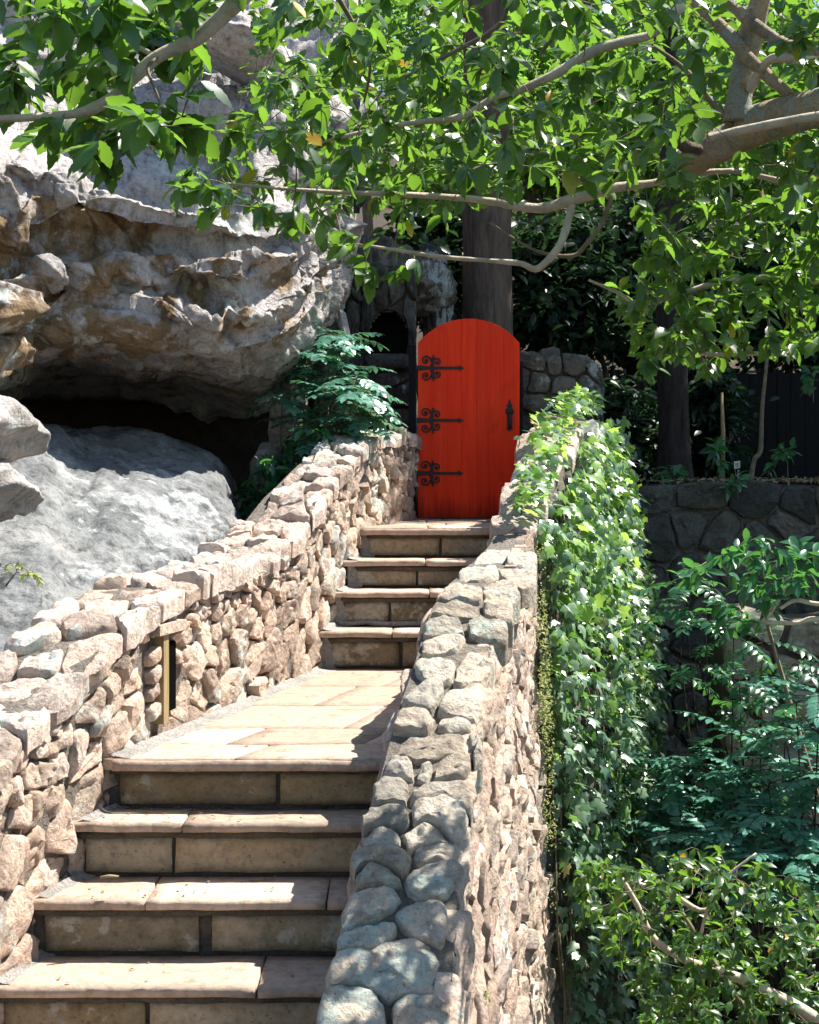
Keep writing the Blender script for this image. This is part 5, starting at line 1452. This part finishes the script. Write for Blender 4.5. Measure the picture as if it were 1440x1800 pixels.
def bush(nm, label, base, poly, n, Yr, size, mat, cnt=(5, 8), tm=T_ELL, n_parts=250, paths=(), cat='shrub', rad=.002, up=.9, bark=M_twig, spread=1.0, group=None):
    t = thing(nm, label, cat, tuple(base), group); sk = []
    for pth in paths:
        Pp = [at(x, y, Y) for x, y, Y, r in pth]; Rr = [r*Y/F for x, y, Y, r in pth]; Pp, Rr = smooth_path(Pp, Rr, 5)
        V, Fc = tube_data(Pp, Rr, 8, .12, 1); mesh_obj('branch', V, Fc, M_hbark, t, True, tuple(Pp[0])); sk += [tuple(p) for p in Pp]
    cx = sum(p[0] for p in poly)/len(poly); cy = sum(p[1] for p in poly)/len(poly); Ym = sum(Yr)/2
    st_ = [Vector(base), (Vector(base)+at(cx, cy, Ym))*.5, at(cx, cy, Ym)]
    sr = 1.0 if n > 50 else .16
    V, Fc = tube_data(st_, [.03*sr, .022*sr, .01*sr], 7); mesh_obj('stem', V, Fc, bark, t, True, tuple(base)); sk += [tuple(p) for p in smooth_path(st_, [1, 1, 1], 6)[0]]
    an = [at(x, y, rnd.uniform(*Yr)) for x, y in sample_poly(poly, n)]
    dr = grow(t, sk, an, bark, rad)
    a, b_, c, d = rosettes(an, dr, cnt, size, up, spread, .2)
    leaves(a, b_, c, d, tm, mat, t, 'leaf', n_parts, 'foliage', nr.uniform(.8, 1.2, len(a)))
    return t
bush('dark_shrub', 'dark green leafy shrub in shade below the mahonia behind the parapet', at(480, 960, 11.0), [(415, 870), (450, 820), (500, 790), (540, 740), (590, 770), (560, 800), (520, 850), (500, 880), (450, 925), (420, 900)], 110, (10.6, 11.4), (.06, .10), ML_laurel)
# lower garden, right
bush('holly_bush', 'sunlit low holly bush with small glossy leaves in the bottom right corner', (3.2, 8.8, 0), [(1010, 1540), (1060, 1500), (1110, 1530), (1180, 1490), (1260, 1480), (1330, 1520), (1500, 1590), (1500, 1830), (1120, 1830), (1090, 1720), (1030, 1620)], 430, (7.4, 9.2), (.045, .078), ML_holly, (5, 8), T_HOLLY2, 290,
     [[(1090, 1540, 8.0, 4), (1120, 1590, 8.0, 5), (1150, 1650, 8.0, 6), (1210, 1690, 8.0, 7), (1300, 1720, 8.0, 9), (1440, 1795, 8.0, 12), (1560, 1900, 8.0, 16)], [(1110, 1550, 8.2, 4), (1180, 1572, 8.2, 5), (1240, 1600, 8.2, 4), (1280, 1540, 8.2, 3)], [(1230, 1650, 8.1, 3), (1260, 1560, 8.1, 3), (1330, 1500, 8.1, 2)]])
MB_ = thing('mahonia', 'blue green mahonia spreading at the right edge above the low holly bush', 'shrub', (3.0, 10.6, 0))
tops = [at(x, y, Y) for x, y, Y in [(1400, 1235, 9.8), (1445, 1290, 9.6), (1380, 1290, 10.0), (1310, 1360, 10.2), (1250, 1400, 10.2), (1200, 1390, 10.4), (1350, 1380, 10.1), (1420, 1360, 9.9), (1290, 1430, 10.0), (1370, 1450, 9.7), (1440, 1450, 9.5), (1230, 1450, 10.3), (1170, 1430, 10.5), (1330, 1480, 9.6), (1400, 1510, 9.3), (1460, 1380, 9.6), (1345, 1430, 9.7), (1460, 1520, 9.4), (1140, 1400, 10.6), (1200, 1470, 9.9), (1270, 1490, 9.6), (1160, 1480, 10.2), (1330, 1530, 9.3), (1420, 1570, 9.2), (1240, 1350, 10.4), (1180, 1350, 10.6), (1300, 1290, 10.4), (1440, 1220, 9.6)]]
pinnate(MB_, tops, (2.6, 10.4, 1.0), (6, 9), (.24, .40), .085, 6, ML_mah, 290, .45, stems=M_bark2)
LA = bush('laurel', 'broad leaved shrub leaning in front of the shaded retaining wall at right', (3.6, 11.2, 0), [(1175, 985), (1200, 960), (1260, 985), (1330, 940), (1440, 930), (1520, 980), (1520, 1060), (1400, 1050), (1330, 1110), (1290, 1120), (1240, 1060), (1200, 1030)], 70, (9.6, 10.6), (.085, .135), ML_laurel, (4, 7), T_ELL, 290,
     [[(1340, 1095, 10, 4), (1372, 1050, 10, 4), (1385, 1010, 10, 4), (1400, 985, 10, 3)], [(1560, 1105, 10, 7), (1440, 1088, 10, 5), (1400, 1095, 10, 4), (1345, 1094, 10, 4)], [(1560, 1070, 10, 6), (1440, 1062, 10, 4), (1400, 1055, 10, 4), (1372, 1070, 10, 3)]])
LB_ = thing('pinnate_shrub', 'dark shrub with paired oval leaflets drooping in the deep shade right of the ivy', 'shrub', (2.4, 11.4, 0))
tops = [at(x, y, Y) for x, y, Y in [(1200, 1030, 11.0), (1240, 1090, 10.9), (1190, 1070, 11.1), (1290, 1120, 10.8), (1340, 1130, 10.8), (1230, 1170, 10.9), (1300, 1200, 10.9), (1360, 1230, 10.8), (1260, 1240, 11.0), (1330, 1280, 10.9), (1200, 1190, 11.2), (1390, 1170, 10.9)]]
pinnate(LB_, tops, (2.3, 11.3, .8), (4, 6), (.22, .34), .085, 4, ML_laurel, 200, .7, tm=T_ELL, stems=M_bark2)
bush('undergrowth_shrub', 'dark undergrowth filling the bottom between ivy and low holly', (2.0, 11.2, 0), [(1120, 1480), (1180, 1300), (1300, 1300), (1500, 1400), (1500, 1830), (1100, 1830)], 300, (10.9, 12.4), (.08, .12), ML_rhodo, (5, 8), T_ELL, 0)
# seedlings in the bed above the retaining wall
for k_, (x, y, Y, w_, h_, lb_) in enumerate([(1265, 850, 14.0, 36, 80, 'leafy seedling left of the plant label'), (1297, 872, 13.55, 60, 40, 'spreading seedling hanging over the retaining wall edge below the plant label'), (1385, 850, 14.0, 70, 70, 'thin seedling with small paired leaves right of the sapling'),
                                    (1180, 850, 14.2, 50, 40, 'small seedling at the foot of the dark flared trunk'), (1430, 700, 14.6, 40, 60, 'twig with a few leaves at the right edge before the black fence')]):
    bush('seedling', lb_, at(x, y+8, Y), [(x-w_/2, y-h_*.2), (x-w_*.25, y-h_), (x+w_*.25, y-h_), (x+w_/2, y-h_*.2)], 7, (Y-.15, Y+.15), (.07, .13), ML_laurel, (4, 6), T_ELL, 40, group='seedlings in the raised bed')
bush('weed', 'small yellow green sprig growing out of the slab at the left edge', at(10, 1030, 7.0), [(-20, 985), (20, 985), (85, 1020), (60, 1030), (0, 1005)], 16, (6.9, 7.1), (.022, .034), ML_moss, (3, 5), T_LITTLE, 30, cat='weed')
bush('weed', 'tiny green weed in the outer face of the right wall near the bottom', at(850, 1760, 5.9), [(838, 1735), (860, 1730), (868, 1750), (845, 1770)], 6, (5.75, 5.85), (.018, .028), ML_moss, (3, 4), T_LITTLE, 20, cat='weed')

# ------------------------------------------------------------------ FALLEN BITS
def twig(label, a, b, r=.005):
    m = (a+b)*.5+Vector((0, .006, .002)); V, Fc = tube_data([a, m, b], [r, r*1.1, r*.7], 6, .2)
    o = mesh_obj('fallen_twig', V, Fc, M_wood, None, True, tuple(m)); tag(o, label, 'twig')
twig('short broken twig lying on the second tread from the bottom', at(176, 1545, 5.93)+Vector((0, 0, .004)), at(209, 1543, 5.95)+Vector((0, 0, .004)), .006)
ll = []
def on_step(i):
    yf, h, yb = ST[i]; y = rnd.uniform(yf+.03, (yb if i not in (4, 8) else yf+(yb-yf)))
    return Vector((rnd.uniform(lx(y)+.05, rx(y)-.05), y, EYE-h+.006))
P = [on_step(i) for i in [0, 0, 0, 1, 1, 1, 2, 2, 2, 2, 2, 3, 3, 3, 3, 3, 3, 4, 4, 4, 4, 4, 5, 6, 7, 8, 8, 8, 8, 8]*7]
for _ in range(130): P.append(Vector((rnd.uniform(lx(6.2)+.1, rx(6.2)), 6.52+rnd.uniform(-.03, .01), EYE-1.307+.006)))
M_litter = plain_mat('dry_leaf', (.10, .06, .03), (.26, .17, .09), 20, .8, .2)
lt = thing('leaf_litter', 'scattered dry crumbs and leaf bits on the treads', 'leaf litter', (0, 6, 3)); lt['kind'] = 'stuff'
leaves(P, nr.normal(0, 1, (len(P), 3))*np.array([1, 1, .1]), nr.normal(0, .25, (len(P), 3))+np.array([0, 0, 1]), nr.uniform(.006, .026, len(P)), T_LITTLE, M_litter, lt, 'leaf', 0, 'foliage')
P = []
for _ in range(2600):
    x = rnd.uniform(1.3, 6); y = rnd.uniform(YT+.02, 17); P.append(Vector((x, y, zT+.03+.02*rnd.random())))
lt = thing('bed_litter', 'dry leaf litter along the top of the shaded retaining wall', 'leaf litter', (3, 14, zT)); lt['kind'] = 'stuff'
leaves(P, nr.normal(0, 1, (len(P), 3))*np.array([1, 1, .3]), nr.normal(0, .5, (len(P), 3))+np.array([0, 0, 1]), nr.uniform(.03, .06, len(P)), T_LITTLE, M_wood, lt, 'leaf', 0, 'foliage')
